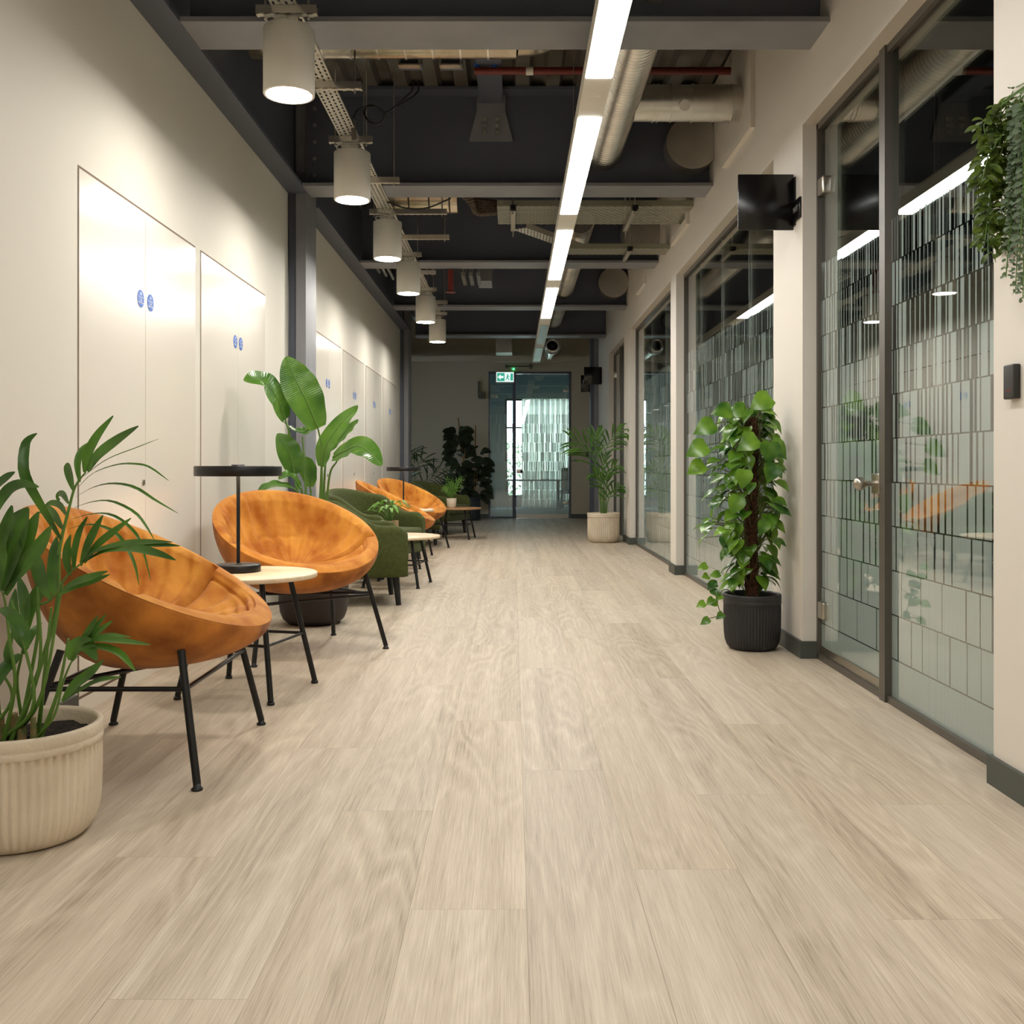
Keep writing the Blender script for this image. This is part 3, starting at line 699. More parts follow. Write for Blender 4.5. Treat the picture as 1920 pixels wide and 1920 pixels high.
# wide perforated trays across the corridor
def wide_tray(px0, px1, pyf, D0, D1, label, z):
    x0, x1 = px0, px1; t = thing('wide_cable_tray', label, 'cable tray', (x0, D0, z))
    m = MB(); m.box(0, x1 - x0, 0, D1 - D0, 0, .0015); m.build('tray_base', M_slotx, t)
    m = MB(); m.box(0, x1 - x0, -.001, 0, 0, .05); m.box(0, x1 - x0, D1 - D0, D1 - D0 + .001, 0, .05); m.build('tray_side', M_slotx, t); return t
wide_tray(-.135, XR, 0, 8.30, 8.92, 'wide perforated cable tray crossing behind the second beam', 3.20)
wide_tray(.55, XR, 0, 9.55, 9.82, 'narrower perforated tray crossing before the third beam', 3.12)
t = thing('diagonal_tray', 'perforated tray running diagonally between the two cross trays', 'cable tray', (0, 0, 3.16))
a, b = Vector((.06, 8.92, 0)), Vector((.62, 9.75, 0)); d = (b - a).normalized(); s_ = Vector((-d.y, d.x, 0)) * .07
m = MB(); m.add([a - s_, b - s_, b + s_, a + s_, a - s_ + Vector((0, 0, .002)), b - s_ + Vector((0, 0, .002)), b + s_ + Vector((0, 0, .002)), a + s_ + Vector((0, 0, .002))], [(0, 3, 2, 1), (4, 5, 6, 7), (0, 1, 5, 4), (2, 3, 7, 6)]); m.build('tray_base', M_slot, t)
m = MB(); m.add([a - s_, b - s_, b - s_ + Vector((0, 0, .05)), a - s_ + Vector((0, 0, .05))], [(0, 1, 2, 3)]); m.build('tray_side', M_galv, t)
def hanger(x, y0, y1, z, label):
    t = thing('tray_hanger', label, 'hanger', (x, y0, z), 0, 'slotted hangers under the cross trays')
    m = MB(); m.box(-.02, .02, 0, y1 - y0, 0, .003, 1); m.box(-.02, -.018, 0, y1 - y0, 0, .03); m.box(.018, .02, 0, y1 - y0, 0, .03); m.build('channel', [M_galv, slotch], t)
    m = MB(); m.tube([(0, .05, -.03), (0, .05, ZD - z)], .005, 8); m.tube([(0, y1 - y0 - .05, -.06), (0, y1 - y0 - .05, ZD - z)], .005, 8); m.build('threaded_rod', M_galv, t)
    m = MB(); m.box(-.025, .025, .0, .06, .0, .035); m.build('end_cap', M_blk, t)
hanger(0.0, 8.22, 9.0, 3.155, 'slotted tray hanger left of the linear light')
hanger(1.02, 8.22, 9.0, 3.155, 'slotted tray hanger under the wide tray near right wall')
hanger(1.12, 9.42, 9.95, 3.08, 'slotted tray hanger under the narrower tray near right wall')
# bits behind the third beam
for k, px in enumerate((870, 884, 898)):
    m = MB(); c = P(px, 520, 11.4); m.box(c.x - .02, c.x + .02, 11.1, 11.7, 3.16, 3.20); m.tube([(c.x, 11.15, 3.2), (c.x, 11.15, ZD)], .005, 6); m.tube([(c.x, 11.65, 3.2), (c.x, 11.65, ZD)], .005, 6); tag(m.build('strut_rail', M_galv), ['left', 'middle', 'right'][k] + ' short galvanised rail behind the third beam', 'rail', 'short rails behind the third beam')
m = MB(); c0, c1 = P(893, 512, 11.3), P(920, 512, 11.3); m.box(c0.x, c1.x, 11.72, 12.2, 3.22, ZD); tag(m.build('duct_box', M_steel), 'grey box duct above the short rails', 'duct')
for k, (px, D) in enumerate(((700, 10.9), (714, 11.1), (728, 11.3))):
    m = MB(); m.tube([(P(px, 0, D).x, D - .3, 3.3), (P(px, 0, D).x - .03, D + .7, 3.3)], .02, 10); tag(m.build('conduit', M_galv), ['left', 'middle', 'right'][k] + ' silver conduit at left wall behind the third beam', 'pipe', 'conduits at left behind the third beam')

# end of corridor: bulkhead, diffuser, cassette
m = MB(); c0 = P(768, 667, 18.9); c1 = P(1079, 677, 18.9); m.box(-3.0, c1.x, 18.9, 19.2, c1.z, c0.z)
tag(m.build('bulkhead', M_end), 'long taupe boxed beam above the end door', 'beam')
t = thing('air_diffuser', 'round white rimmed air diffuser above the end door', 'diffuser', P(1035, 650, 17.6))
m = MB(); m.lathe([(.10, .0), (.145, -.02), (.15, 0), (.145, .05), (.10, .25), (.10, 0)], n=40); o = m.build('rim', M_galv, t); o.rotation_euler = (R(90), 0, 0)
m = MB(); m.disc((0, .05, 0), .10, 36, axis='y'); m.disc((0, -.005, 0), .045, 24, axis='y'); m.build('core', M_blk, t)
m = MB(); m.tube([(0, .25, 0), (0, .25, ZD - P(1035, 650, 17.6).z)], .01, 8); m.tube([(0, .05, .0), (0, 1.3, .0)], .10, 24); m.build('duct_body', M_galv, t)
t = thing('fan_coil_unit', 'rectangular galvanised duct unit above the exit sign', 'duct', P(945, 661, 18.0))
m = MB(); m.box(-.15, .15, 0, .5, 0, .28); m.tube([(-.1, .25, .28), (-.1, .25, ZD - P(945, 661, 18.0).z)], .006, 6); m.tube([(.1, .25, .28), (.1, .25, ZD - P(945, 661, 18.0).z)], .006, 6); m.build('unit_body', M_galv, t); m = MB(); m.box(-.19, .19, -.02, .0, .27, .34); m.build('top_flange', M_galv, t)
m = MB(); a, b = P(952, 687, 19.3), P(994, 687, 19.3); m.tube([a, b], .014, 12); m.rbox(b.x - .02, b.x + .05, b.y - .04, b.y + .12, b.z - .04, b.z + .04, .015); m.rbox(a.x - .05, a.x + .01, a.y - .03, a.y + .18, a.z - .03, a.z + .03, .012)
tag(m.build('sensor_bar', M_gplast), 'slim grey bar fitting mounted above the end door', 'fitting')  # sensor bar shaped like a door closer arm, holds no lamp
# exit sign
t = thing('exit_sign', 'lit green and white exit sign with arrow above the end door', 'sign', P(947, 707, 19.40))
hw, hh = .17, .095
m = MB(); m.rbox(-hw - .012, hw + .012, .0, .04, -hh - .012, hh + .012, .004); m.build('sign_case', M_white, t)
m = MB(); m.box(-hw, hw, -.004, 0, -hh, hh); m.build('lit_panel', emis('exit_sign_white', (.85, 1, .95), 1.0), t)
m = MB(); m.box(-hw + .015, -.01, -.008, -.004, -hh + .015, hh - .015); m.build('green_field', emis('exit_sign_green', (.05, .50, .34), .8), t)
m = MB(); m.add([(-.145, -.010, 0), (-.085, -.010, .055), (-.085, -.010, .022), (-.03, -.010, .022), (-.03, -.010, -.022), (-.085, -.010, -.022), (-.085, -.010, -.055)], [(0, 6, 1), (2, 5, 4, 3)]); m.build('arrow', emis('exit_sign_arrow', (.9, 1, .96), 1.0), t)
m = MB(); e = -.007                                                        # running figure and doorway
m.box(.105, .155, e, -.004, -.07, .07); m.tube([(.05, e, .045), (.05, -.004, .045)], .014, 14)
m.add([(.035, e, .028), (.065, e, .03), (.06, e, -.01), (.03, e, -.012)], [(0, 1, 2, 3)])
m.add([(.03, e, -.01), (.06, e, -.01), (.085, e, -.04), (.075, e, -.065), (.062, e, -.063), (.066, e, -.042)], [(0, 5, 2, 1), (2, 5, 4, 3)])
m.add([(.03, e, -.01), (.045, e, -.012), (.03, e, -.05), (.005, e, -.06), (.0, e, -.05), (.02, e, -.042)], [(0, 1, 2, 5), (2, 3, 4, 5)])
m.add([(.035, e, .028), (.065, e, .03), (.09, e, .01), (.085, e, .0), (.06, e, .015)], [(0, 1, 4), (1, 2, 3, 4)])
m.build('running_figure', emis('exit_sign_figure', (.05, .50, .34), .8), t)
m = MB(); m.lathe([(0, 0), (.012, 0), (.014, .01), (0, .02)], P(963, 692.5, 19.49), 12); tag(m.build('indicator_light', emis('green_led', (.05, 1, .25), 12)), 'tiny glowing green indicator light above the exit sign', 'light')
# wall devices at the end
a, b = P(897, 747, 19.45), P(910, 735, 19.45); m = MB(); m.rbox(a.x, b.x, 19.40, 19.5, a.z, b.z, .01); a, b = P(896, 745, 19.45), P(899, 715, 19.45); m.rbox(a.x, b.x, 19.44, 19.5, a.z, b.z, .01)
tag(m.build('wall_sensor', M_gplast), 'grey boxy call point on the end wall left of door', 'device')
for k, (px, py, l, mm) in enumerate(((907, 848, 'small white switch on the end wall behind rubber plant', M_white), (1101, 852, 'small black door reader right of the end door', M_plast))):
    c = P(px, py, YE); m = MB(); m.rbox(c.x - .03, c.x + .03, YE - .02, YE, c.z - .045, c.z + .045, .006); tag(m.build('wall_switch', mm), l, 'switch')
# projecting black signs and plates on the right wall
def flag_sign(yc, z0, label, s=.30, lbl=''):
    t = thing('projecting_sign', label, 'sign', (XR, yc, z0), 0, 'black signs projecting from right wall')
    m = MB(); m.rbox(-s - .005, -.006, -.008, .008, 0, s, .002, 1); m.build('sign_panel', M_sign, t)
    m = MB(); m.box(-.008, 0, -.03, .03, .02, s - .02); m.build('wall_plate', M_blkm, t)
    return t
flag_sign(5.33, 2.283, 'large black square sign projecting above the trailing plant')
flag_sign(16.9, P(0, 721, 16.9).z, 'far black square sign projecting near the end wall')
t = flag_sign(17.7, P(0, 735, 17.7).z, 'farthest black sign with small white lettering')
m = MB(); m.box(-.27, -.20, -.0095, -.0085, .15, .17); m.box(-.27, -.20, -.0095, -.0085, .18, .215); m.build('lettering', M_greyv, t)
t = thing('room_plate', 'small black room plate with grey lettering beside large sign', 'sign', (XR, 5.27, 2.375))
m = MB(); m.rbox(-.012, 0, -.075, .075, -.055, .055, .002, 1); m.build('plate', M_sign, t)
letters('M.07', .042, M_greyv, t, (-.0125, 0, .005), (R(90), 0, R(-90)), ext=.0003)
t = thing('card_reader', 'slim black card reader with red dots on nearest right wall', 'card reader', (XR, 2.985, 1.26))
m = MB(); m.rbox(-.022, 0, -.032, .032, -.052, .052, .005); m.build('reader_body', M_plast, t)
m = MB()
for q in (-.012, 0, .012): m.box(-.0226, -.0218, q - .0015, q + .0015, -.027, -.024)
m.build('indicator_dots', emis('red_dots', (1, .05, .03), .5), t)

# ------------------------------------------------------------------ orange shell chairs
def make_chair(label):
    root = thing('shell_chair', label, 'chair', (0, 0, 0), 0, 'orange velvet shell chairs')
    a, tau, zc = .455, R(27), .655; bx, bz = .455 * math.cos(tau), .455 * math.sin(tau)
    NT, NS = 144, 18
    def rim(t, k=1.0): return Vector((bx * math.cos(t) * k, a * math.sin(t) * k, zc - bz * math.cos(t) * k))
    Bo, Bi = Vector((-.05, 0, .315)), Vector((-.03, 0, .405))
    def outer(t, s):
        ph = s * PI / 2; r_ = rim(t); h = math.cos(ph) ** .8
        return Vector((Bo.x + (r_.x - Bo.x) * h, Bo.y + (r_.y - Bo.y) * h, r_.z + (Bo.z - r_.z) * math.sin(ph) ** 1.15))
    def inner(t, s):
        ph = s * PI / 2; r_ = rim(t, .992) + Vector((0, 0, .008)); h = math.cos(ph) ** .78
        return Vector((Bi.x + (r_.x - Bi.x) * h, Bi.y + (r_.y - Bi.y) * h, r_.z + (Bi.z - r_.z) * math.sin(ph) ** 1.25))
    def smooth(x): x = max(0, min(1, x)); return x * x * (3 - 2 * x)
    foc = Vector((-.05, 0, .95)); TS = R(76)
    def cushion_pt(t, s):
        p = inner(t, s); d = (foc - p).normalized(); tt = (t + PI) % (2 * PI) - PI
        edge = abs(abs(tt) - TS)                      # distance from the seam between seat and back cushions
        puff = .004 + .058 * (.04 + .96 * smooth(edge / .10)) * smooth((1 - s) / .12 + .3) * min(1, s / .16) ** .5
        if abs(tt) > TS:                              # back: soft vertical pleats fading downwards
            puff += .0075 * math.sin(tt * 23 + math.sin(s * 5) * .8) * smooth((s - .03) / .2) * smooth((1 - s) / .35)
            puff += .004 * math.sin(tt * 51 + s * 4) * smooth((s - .02) / .1) * smooth((.45 - s) / .3)
            puff -= .007 * math.exp(-((s - .52) / .018) ** 2) * (1 if abs(abs(tt) - PI) < .42 else 0)
        else:                                          # seat: creases gathered towards the middle and front
            puff += .008 * math.sin(tt * 17 + s * 3) * smooth((s - .1) / .3) * smooth((1 - s) / .2)
            puff += .005 * math.sin(s * 46 + tt * 5) * smooth((.9 - abs(tt)) / .5) * smooth((s - .05) / .1) * smooth((.75 - s) / .3)
            puff -= .010 * math.exp(-((s - .30 - .06 * math.cos(tt * 1.5)) / .022) ** 2)
        return p + d * puff
    # outer shell with rolled rim
    m = MB(); v = []; f = []; rings = []
    for i in range(NS + 1): rings.append([outer(2 * PI * k / NT, 1 - i / NS) for k in range(NT)])
    for j in range(1, 8):                              # rolled edge
        al = PI * j / 8; rg_ = []
        for k in range(NT):
            t = 2 * PI * k / NT; o_, n_ = outer(t, 0), rim(t, .968) + Vector((0, 0, .002)); mid = (o_ + n_) / 2; h = (o_ - n_) / 2
            up = (rim(t, .0) - rim(t, .9)).cross(Vector((-math.sin(t) * bx, math.cos(t) * a, math.sin(t) * bz))).normalized()
            if up.z < 0: up = -up
            rg_.append(mid + h * math.cos(al) + up * h.length * 1.15 * math.sin(al))
        rings.append(rg_)
    rings.append([inner(2 * PI * k / NT, 0) for k in range(NT)]); rings.append([inner(2 * PI * k / NT, .03) - Vector((0, 0, .01)) for k in range(NT)])
    for r_ in rings: v += r_
    for i in range(len(rings) - 1):
        for k in range(NT): f.append((i * NT + k, i * NT + (k + 1) % NT, (i + 1) * NT + (k + 1) % NT, (i + 1) * NT + k))
    m.add(v, f, 0, True); m.build('shell', M_vels, root)
    def patch(t0, t1, n, name, ml):
        m = MB(); v = []; f = []; ns = 60
        for i in range(ns + 1):
            for k in range(n + 1):
                t = t0 + (t1 - t0) * k / n; v.append(cushion_pt(t, .999 * (i / ns) ** 1.15) if i else inner(t, 0) + (inner(t, 0) - Bi).normalized() * .004)
        for i in range(ns):
            for k in range(n): f.append((i * (n + 1) + k, (i + 1) * (n + 1) + k, (i + 1) * (n + 1) + k + 1, i * (n + 1) + k + 1))
        m.add(v, f, 0, True); m.build(name, ml, root)
    g = .006
    patch(-TS + g, TS - g, 90, 'seat_cushion', M_vel); patch(TS - g, 2 * PI - TS + g, 150, 'back_cushion', M_vel)
    fr, bk = .23, -.21
    for sx, sy in ((1, -1), (1, 1), (-1, -1), (-1, 1)):
        top = Vector((.155 if sx > 0 else -.15, sy * .265, .40 if sx > 0 else .43)); br = Vector((fr if sx > 0 else bk, sy * .33, .30)); ft = Vector((.285 if sx > 0 else -.29, sy * .39, .018))
        top = br + (br - ft) * .42
        m = MB(); m.tube([top, ft], .0125, 14); lg = m.build('leg', M_blkm, root)
        m = MB(); m.lathe([(0, .0), (.017, 0), (.018, .006), (.012, .010), (.012, .022), (0, .022)], (ft.x, ft.y, 0), 18); m.build('foot_pad', M_blk, lg)
    m = MB(); q = .008; z = .30
    m.tube([(fr, -.33, z), (fr, .33, z)], q, 10); m.tube([(bk, -.33, z), (fr, -.33, z)], q, 10); m.tube([(bk, .33, z), (fr, .33, z)], q, 10)
    m.tube([(bk, -.33, z + .01), (fr, .33, z + .01)], q, 10); m.tube([(bk, -.33, z), (bk, .33, z)], q, 10)
    m.build('stretcher', M_blkm, root); return root
ch = make_chair('nearest orange velvet shell chair, beside the large fluted palm pot')
ch.location = (-1.265, 3.45, 0)
dup(ch, (-1.185, 5.42, 0), R(-50), 'orange velvet shell chair behind the side table with the near black lamp')
dup(ch, (-1.205, 10.12, 0), R(0), 'orange velvet shell chair behind the little basket plant, seen from its side')
dup(ch, (-1.24, 12.1, 0), R(-28), 'farthest orange velvet shell chair, behind the second black lamp')

# ------------------------------------------------------------------ olive armchairs
def make_tub(label):
    root = thing('armchair', label, 'armchair', (0, 0, 0), 0, 'olive green upholstered armchairs')
    path = []
    def sup(t, ax, ay, e=2.6):
        c, s_ = math.cos(t), math.sin(t); return (-.04 - ax * abs(c) ** (2 / e), ay * math.copysign(abs(s_) ** (2 / e), s_))
    W = .395
    for k in range(9): path.append((.34 - .38 * k / 8, -W))
    n = 34
    for k in range(1, n): path.append(sup(-PI / 2 + PI * k / n, .34, W))
    for k in range(9): path.append((-.04 + .38 * k / 8, W))
    m_ = len(path); th = .085; secs = []
    for i, (x, y) in enumerate(path):
        a, b = path[max(0, i - 1)], path[min(m_ - 1, i + 1)]; t = Vector((b[0] - a[0], b[1] - a[1], 0)).normalized(); nrm = Vector((-t.y, t.x, 0)) * -1
        # outward normal
        if nrm.dot(Vector((x + .05, y, 0))) < 0: nrm = -nrm
        q = max(0, min(1, (-x + .16) / .34)); q = q * q * (3 - 2 * q); q *= 1 - .30 * (abs(y) / W) ** 2; e_ = max(0, 1 - (.34 - x) / .09); H = .580 + .225 * q - .055 * e_ * e_
        lean = .05 * q; end = min(i, m_ - 1 - i); T = th * (1 if end > 1 else (.62, .9)[end])
        sec = []; c = Vector((x, y, 0)) - nrm * th / 2
        for (dx, z) in ((.42, .215), (.5, .235), (.5, .40), (.5, H - .05), (.42, H - .018), (.2, H), (-.2, H), (-.42, H - .018), (-.5, H - .05), (-.5, .42), (-.5, .235), (-.42, .215)):
            w_ = (z - .2) / .6; sec.append(c + nrm * dx * T + nrm * lean * w_ + Vector((0, 0, z)))
        secs.append(sec)
    m = MB(); v = [p for s_ in secs for p in s_]; f = []; k_ = 12
    for i in range(m_ - 1):
        for j in range(k_): f.append((i * k_ + j, i * k_ + (j + 1) % k_, (i + 1) * k_ + (j + 1) % k_, (i + 1) * k_ + j))
    m.add(v, f, 0, True); m.add(secs[0], [list(range(k_))], 0, True); m.add(secs[-1], [list(range(k_))[::-1]], 0, True)
    m.build('tub_back', M_green, root)
    m = MB(); m.rbox(-.30, .355, -.318, .318, .30, .44, .045, 4); m.build('seat_cushion', M_green, root)
    m = MB(); m.rbox(-.32, .335, -.345, .345, .205, .305, .02, 3); m.build('seat_base', M_green, root)
    for sx in (-1, 1):
        for sy in (-1, 1):
            x, y = (.26 if sx > 0 else -.22), sy * .29
            m = MB(); m.tube([(x, y, .21), (x + sx * .02, y + sy * .015, 0)], [.027, .019], 16); m.build('leg', M_blk, root)
    return root
tb = make_tub('nearest olive green armchair, its outer arm behind the orange shell chair')
tb.location = (-1.17, 7.42, 0); tb.rotation_euler = (0, 0, R(12))
dup(tb, (-1.30, 9.19, 0), R(-24), 'olive green armchair with lit inner back behind the basket plant')
dup(tb, (-1.30, 13.0, 0), R(4), 'dark olive armchair just behind the farthest orange chair')
dup(tb, (-1.12, 15.0, 0), R(-24), 'farthest olive armchair behind the small bright green plant')

# ------------------------------------------------------------------ side tables and lamps
def table(label, loc, r, h, rz, top, name='side_table', foot=.36):
    t = thing(name, label, 'table', loc, rz, None)
    m = MB(); m.lathe([(0, h - .02), (r - .003, h - .02), (r, h - .017), (r, h - .003), (r - .003, h), (0, h)], n=72); m.build('table_top', top, t)
    for k in range(4):
        a = PI / 4 + k * PI / 2; tp = Vector((math.cos(a) * r * .62, math.sin(a) * r * .62, h - .02)); ft = Vector((math.cos(a) * foot, math.sin(a) * foot, .014))
        m = MB(); m.tube([tp, ft], .0125, 14); lg = m.build('leg', M_blkm, t)
        m = MB(); m.lathe([(0, 0), (.016, 0), (.016, .012), (0, .012)], (ft.x, ft.y, 0), 16); m.build('foot_pad', M_blk, lg)
    q = .42; rr = r * .62 + (foot - r * .62) * (1 - (h * .45) / h)
    m = MB()
    for k in range(4):
        a, b = PI / 4 + k * PI / 2, PI / 4 + (k + 1) * PI / 2; m.tube([(math.cos(a) * rr, math.sin(a) * rr, h * .45), (math.cos(b) * rr, math.sin(b) * rr, h * .45)], .007, 8)
    m.build('stretcher', M_blkm, t); return t
table('round birch side table between the two nearest orange chairs', (-1.185, 4.42, 0), .303, .53, R(-13), M_ply, foot=.31)
table('low round pale coffee table between the nearer olive armchairs', (-.985, 8.42, 0), .362, .423, R(-8), M_ply, 'coffee_table', .33)
table('round side table under the far black lamp', (-1.19, 11.1, 0), .303, .53, R(-13), M_ply, foot=.31)
table('low round oak coffee table at the far end of the seating', (-.81, 13.95, 0), .362, .436, R(-8), M_oak, 'coffee_table', .33)
def lamp(label, loc):
    t = thing('table_lamp', label, 'lamp', loc, 0, 'black disc table lamps')
    m = MB(); m.lathe([(0, 0), (.098, 0), (.1, .003), (.1, .030), (.097, .034), (0, .034)], n=56); m.build('base', M_blkm, t)
    m = MB(); m.tube([(0, 0, .034), (0, 0, .445)], .0085, 16); m.build('stem', M_blkm, t)
    m = MB(); m.lathe([(.180, .432), (.191, .432), (.193, .435), (.193, .474), (.190, .478), (.03, .478), (.03, .484), (0, .484)], n=72)
    m.lathe([(.180, .432), (.176, .452), (0, .452)], n=72); m.build('lamp_shade', M_blkm, t)
    m = MB(); m.disc((0, 0, .4505), .165, 56, flip=True); m.build('led_ring', M_lamp, t)
    m = MB(); m.tube([(0, 0, .034), (0, 0, .038)], .016, 20); m.build('collar', M_ss, t); return t
lp = lamp('near slim black disc table lamp on the birch side table', (-1.245, 4.47, .53))
dup(lp, (-1.235, 11.12, .53), None, 'far slim black disc table lamp between the distant orange chairs')
m = MB(); c = P(806, 955, 10.9); m.rbox(c.x - .035, c.x + .02, 11.0, 11.06, .530, .542, .003)
tag(m.build('folded_card', M_whitev), 'small white card lying on the far lamp table', 'card')

# ------------------------------------------------------------------ pots
def fluted(name, label, loc, r, h, pm, n=56, amp=.006, rim=True, ribs=True, cat='plant'):
    t = thing(name, label, cat, loc)
    def fl(q, z, a): return q - amp * (1 - abs(math.cos(a * n / 2))) * (1 if (.02 < z < h - .055 and q > r * .62) else 0) if ribs else q
    prof = [(0, 0), (r * .70, 0), (r * .80, .006), (r * .89, .022), (r * .955, .05), (r * .985, .085), (r, .13)]
    z = .16
    while z < h - .06: prof.append((r * (1 + .004 * (z / h)), z)); z += .03
    prof += [(r, h - .056), (r, h - .054), (r * 1.012, h - .05), (r * 1.014, h - .035), (r * 1.005, h - .033), (r * 1.014, h - .030), (r * 1.014, h - .006), (r * .995, h), (r * .94, h), (r * .92, h - .01), (r * .92, h - .05)]
    m = MB(); m.lathe(prof, n=n * 6, flute=fl); m.build('pot', pm, t)
    m = MB(); rg = random.Random(2); v = []; f = []; nr, na = 7, 40
    for i in range(nr + 1):
        for k in range(na):
            a = 2 * PI * k / na; q = r * .925 * i / nr; v.append((q * math.cos(a), q * math.sin(a), h - .045 + rg.uniform(-.006, .008)))
    for i in range(nr):
        for k in range(na): f.append((i * na + k, i * na + (k + 1) % na, (i + 1) * na + (k + 1) % na, (i + 1) * na + k))
    m.add(v, f, 0, True); m.build('soil', M_soil, t); return t
def rel(o, pts): b = Vector(o.location); return [Vector(p) - b for p in pts]

# nearest palm ------------------------------------------------------
pa = fluted('potted_palm', 'nearest potted palm in large cream fluted pot', (-1.335, 2.69, 0), .200, .305, M_stone)
BASE = Vector(pa.location)
def Z5(x, y, D): return P(x / 5.4857, 760 + y / 5.4857, D) - BASE
def Z3(x, y, D): return P(x / 3.4286, 760 + y / 3.4286, D) - BASE
def frond(name, rachis, leaflets, par, matl, r0=.0055, r1=.002, stem=None):
    lim = XR - .015 - par.location.x
    def cl(ps): return [Vector((min(p[0], lim), p[1], p[2])) for p in ps]
    if par.location.x > 0: rachis = cl(rachis); leaflets = [(cl(a), b, c) for a, b, c in leaflets]
    m = MB(); sp = spline(rachis, 30); m.tube(sp, [r0 + (r1 - r0) * i / 30 for i in range(31)], 8); fr = m.build(name, stem or M_stem, par)
    m = MB()
    for pts, wd, hint in leaflets: m.blade(pts, wd, hint, .28)
    m.build('leaflets', matl, fr); return fr
V = (0.1, -1, .25)
A = [([Z5(870, 690, 2.62), Z5(900, 520, 2.6), Z5(1000, 320, 2.58), Z5(1165, 108, 2.56)], .026, V),
     ([Z5(900, 680, 2.62), Z5(1010, 520, 2.58), Z5(1200, 370, 2.54), Z5(1425, 215, 2.5)], .034, (.3, -1, .5)),
     ([Z5(820, 790, 2.64), Z5(800, 600, 2.66), Z5(840, 470, 2.68), Z5(905, 385, 2.7)], .020, V),
     ([Z5(755, 875, 2.64), Z5(720, 740, 2.68), Z5(695, 640, 2.72), Z5(690, 590, 2.74)], .022, V),
     ([Z5(840, 745, 2.62), Z5(1100, 560, 2.6), Z5(1400, 440, 2.56), Z5(1635, 345, 2.54)], .011, (0, -.5, 1)),
     ([Z5(810, 840, 2.62), Z5(960, 700, 2.58), Z5(1200, 615, 2.54), Z5(1400, 608, 2.5), Z5(1540, 640, 2.5), Z5(1735, 775, 2.48)], .012, (0, -.5, 1)),
     ([Z5(785, 940, 2.62), Z5(950, 850, 2.58), Z5(1150, 808, 2.54), Z5(1380, 845, 2.5), Z5(1600, 980, 2.48), Z5(1830, 1112, 2.46)], .012, (0, -.5, 1)),
     ([Z5(760, 1055, 2.62), Z5(950, 995, 2.58), Z5(1150, 990, 2.54), Z5(1380, 1100, 2.5), Z5(1500, 1240, 2.5), Z5(1590, 1390, 2.5)], .010, (0, -.5, 1)),
     ([Z5(725, 1175, 2.62), Z5(950, 1118, 2.58), Z5(1150, 1130, 2.54), Z5(1330, 1250, 2.52), Z5(1450, 1420, 2.5), Z5(1550, 1800, 2.5)], .010, (0, -.5, 1)),
     ([Z5(710, 1270, 2.62), Z5(900, 1228, 2.58), Z5(1100, 1265, 2.56), Z5(1250, 1380, 2.52), Z5(1380, 1620, 2.5), Z5(1430, 1850, 2.5)], .011, (0, -.5, 1)),
     ([Z5(625, 1375, 2.62), Z5(450, 1080, 2.55), Z5(300, 820, 2.5), Z5(240, 650, 2.48), Z5(255, 430, 2.5), Z5(300, 345, 2.5), Z5(380, 288, 2.5)], .026, (.5, -1, .2)),
     ([Z5(685, 1130, 2.63), Z5(620, 1030, 2.68), Z5(530, 1005, 2.72), Z5(450, 1045, 2.74)], .018, V),
     ([Z5(705, 1010, 2.63), Z5(650, 915, 2.68), Z5(600, 925, 2.72), Z5(605, 1000, 2.74)], .018, V),
     ([Z5(645, 1270, 2.63), Z5(560, 1130, 2.68), Z5(480, 1070, 2.72), Z5(400, 1105, 2.76)], .024, V)]
frond('frond', [Vector((-.02, 0, .26)), Z5(560, 2200, 2.67), Z5(600, 1600, 2.64), Z5(630, 1380, 2.63), Z5(700, 1100, 2.63), Z5(760, 870, 2.63), Z5(815, 770, 2.63), Z5(880, 690, 2.62)], A, pa, M_palm, .007)
B = [([Z5(-90, 1180, 2.5), Z5(20, 960, 2.46), Z5(120, 850, 2.44), Z5(250, 812, 2.42), Z5(400, 842, 2.4)], .030, (.4, -1, .3)),
     ([Z5(-90, 900, 2.5), Z5(0, 800, 2.47), Z5(80, 735, 2.45), Z5(155, 685, 2.44)], .022, V),
     ([Z5(-60, 1400, 2.5), Z5(60, 1250, 2.46), Z5(180, 1150, 2.44), Z5(295, 1050, 2.42)], .03, V)]
frond('frond', [Vector((-.06, .0, .26)), Z5(-120, 1900, 2.6), Z5(-150, 1400, 2.54), Z5(-100, 1000, 2.5), Z5(-80, 850, 2.5)], B, pa, M_palm)
C_ = [([Z5(-40, 1700, 2.45), Z5(30, 1450, 2.42), Z5(80, 1250, 2.4), Z5(125, 1030, 2.38)], .040, V),
      ([Z5(20, 1900, 2.45), Z5(130, 1550, 2.42), Z5(220, 1280, 2.4), Z5(295, 1055, 2.38)], .044, V),
      ([Z5(120, 1850, 2.46), Z5(240, 1500, 2.42), Z5(330, 1270, 2.4), Z5(400, 1095, 2.38)], .038, V),
      ([Z5(40, 1900, 2.46), Z5(250, 1650, 2.42), Z5(420, 1440, 2.4), Z5(530, 1240, 2.38)], .040, V),
      ([Z5(60, 1950, 2.46), Z5(140, 1750, 2.44), Z5(180, 1550, 2.42), Z5(190, 1400, 2.4)], .034, V),
      ([Z5(-40, 2000, 2.45), Z5(-20, 1700, 2.4), Z5(10, 1500, 2.4), Z5(40, 1330, 2.38)], .04, V),
      ([Z5(-20, 2050, 2.45), Z5(-100, 1800, 2.4), Z5(-160, 1600, 2.4)], .03, V),
      ([Z5(0, 2100, 2.46), Z5(120, 2150, 2.42), Z5(260, 2330, 2.4), Z5(290, 2500, 2.4)], .03, V)]
frond('frond', [Vector((-.03, -.05, .26)), Z3(95, 1800, 2.58), Z3(60, 1500, 2.52), Z3(35, 1280, 2.48), Z3(10, 1180, 2.46)], C_, pa, M_palm)
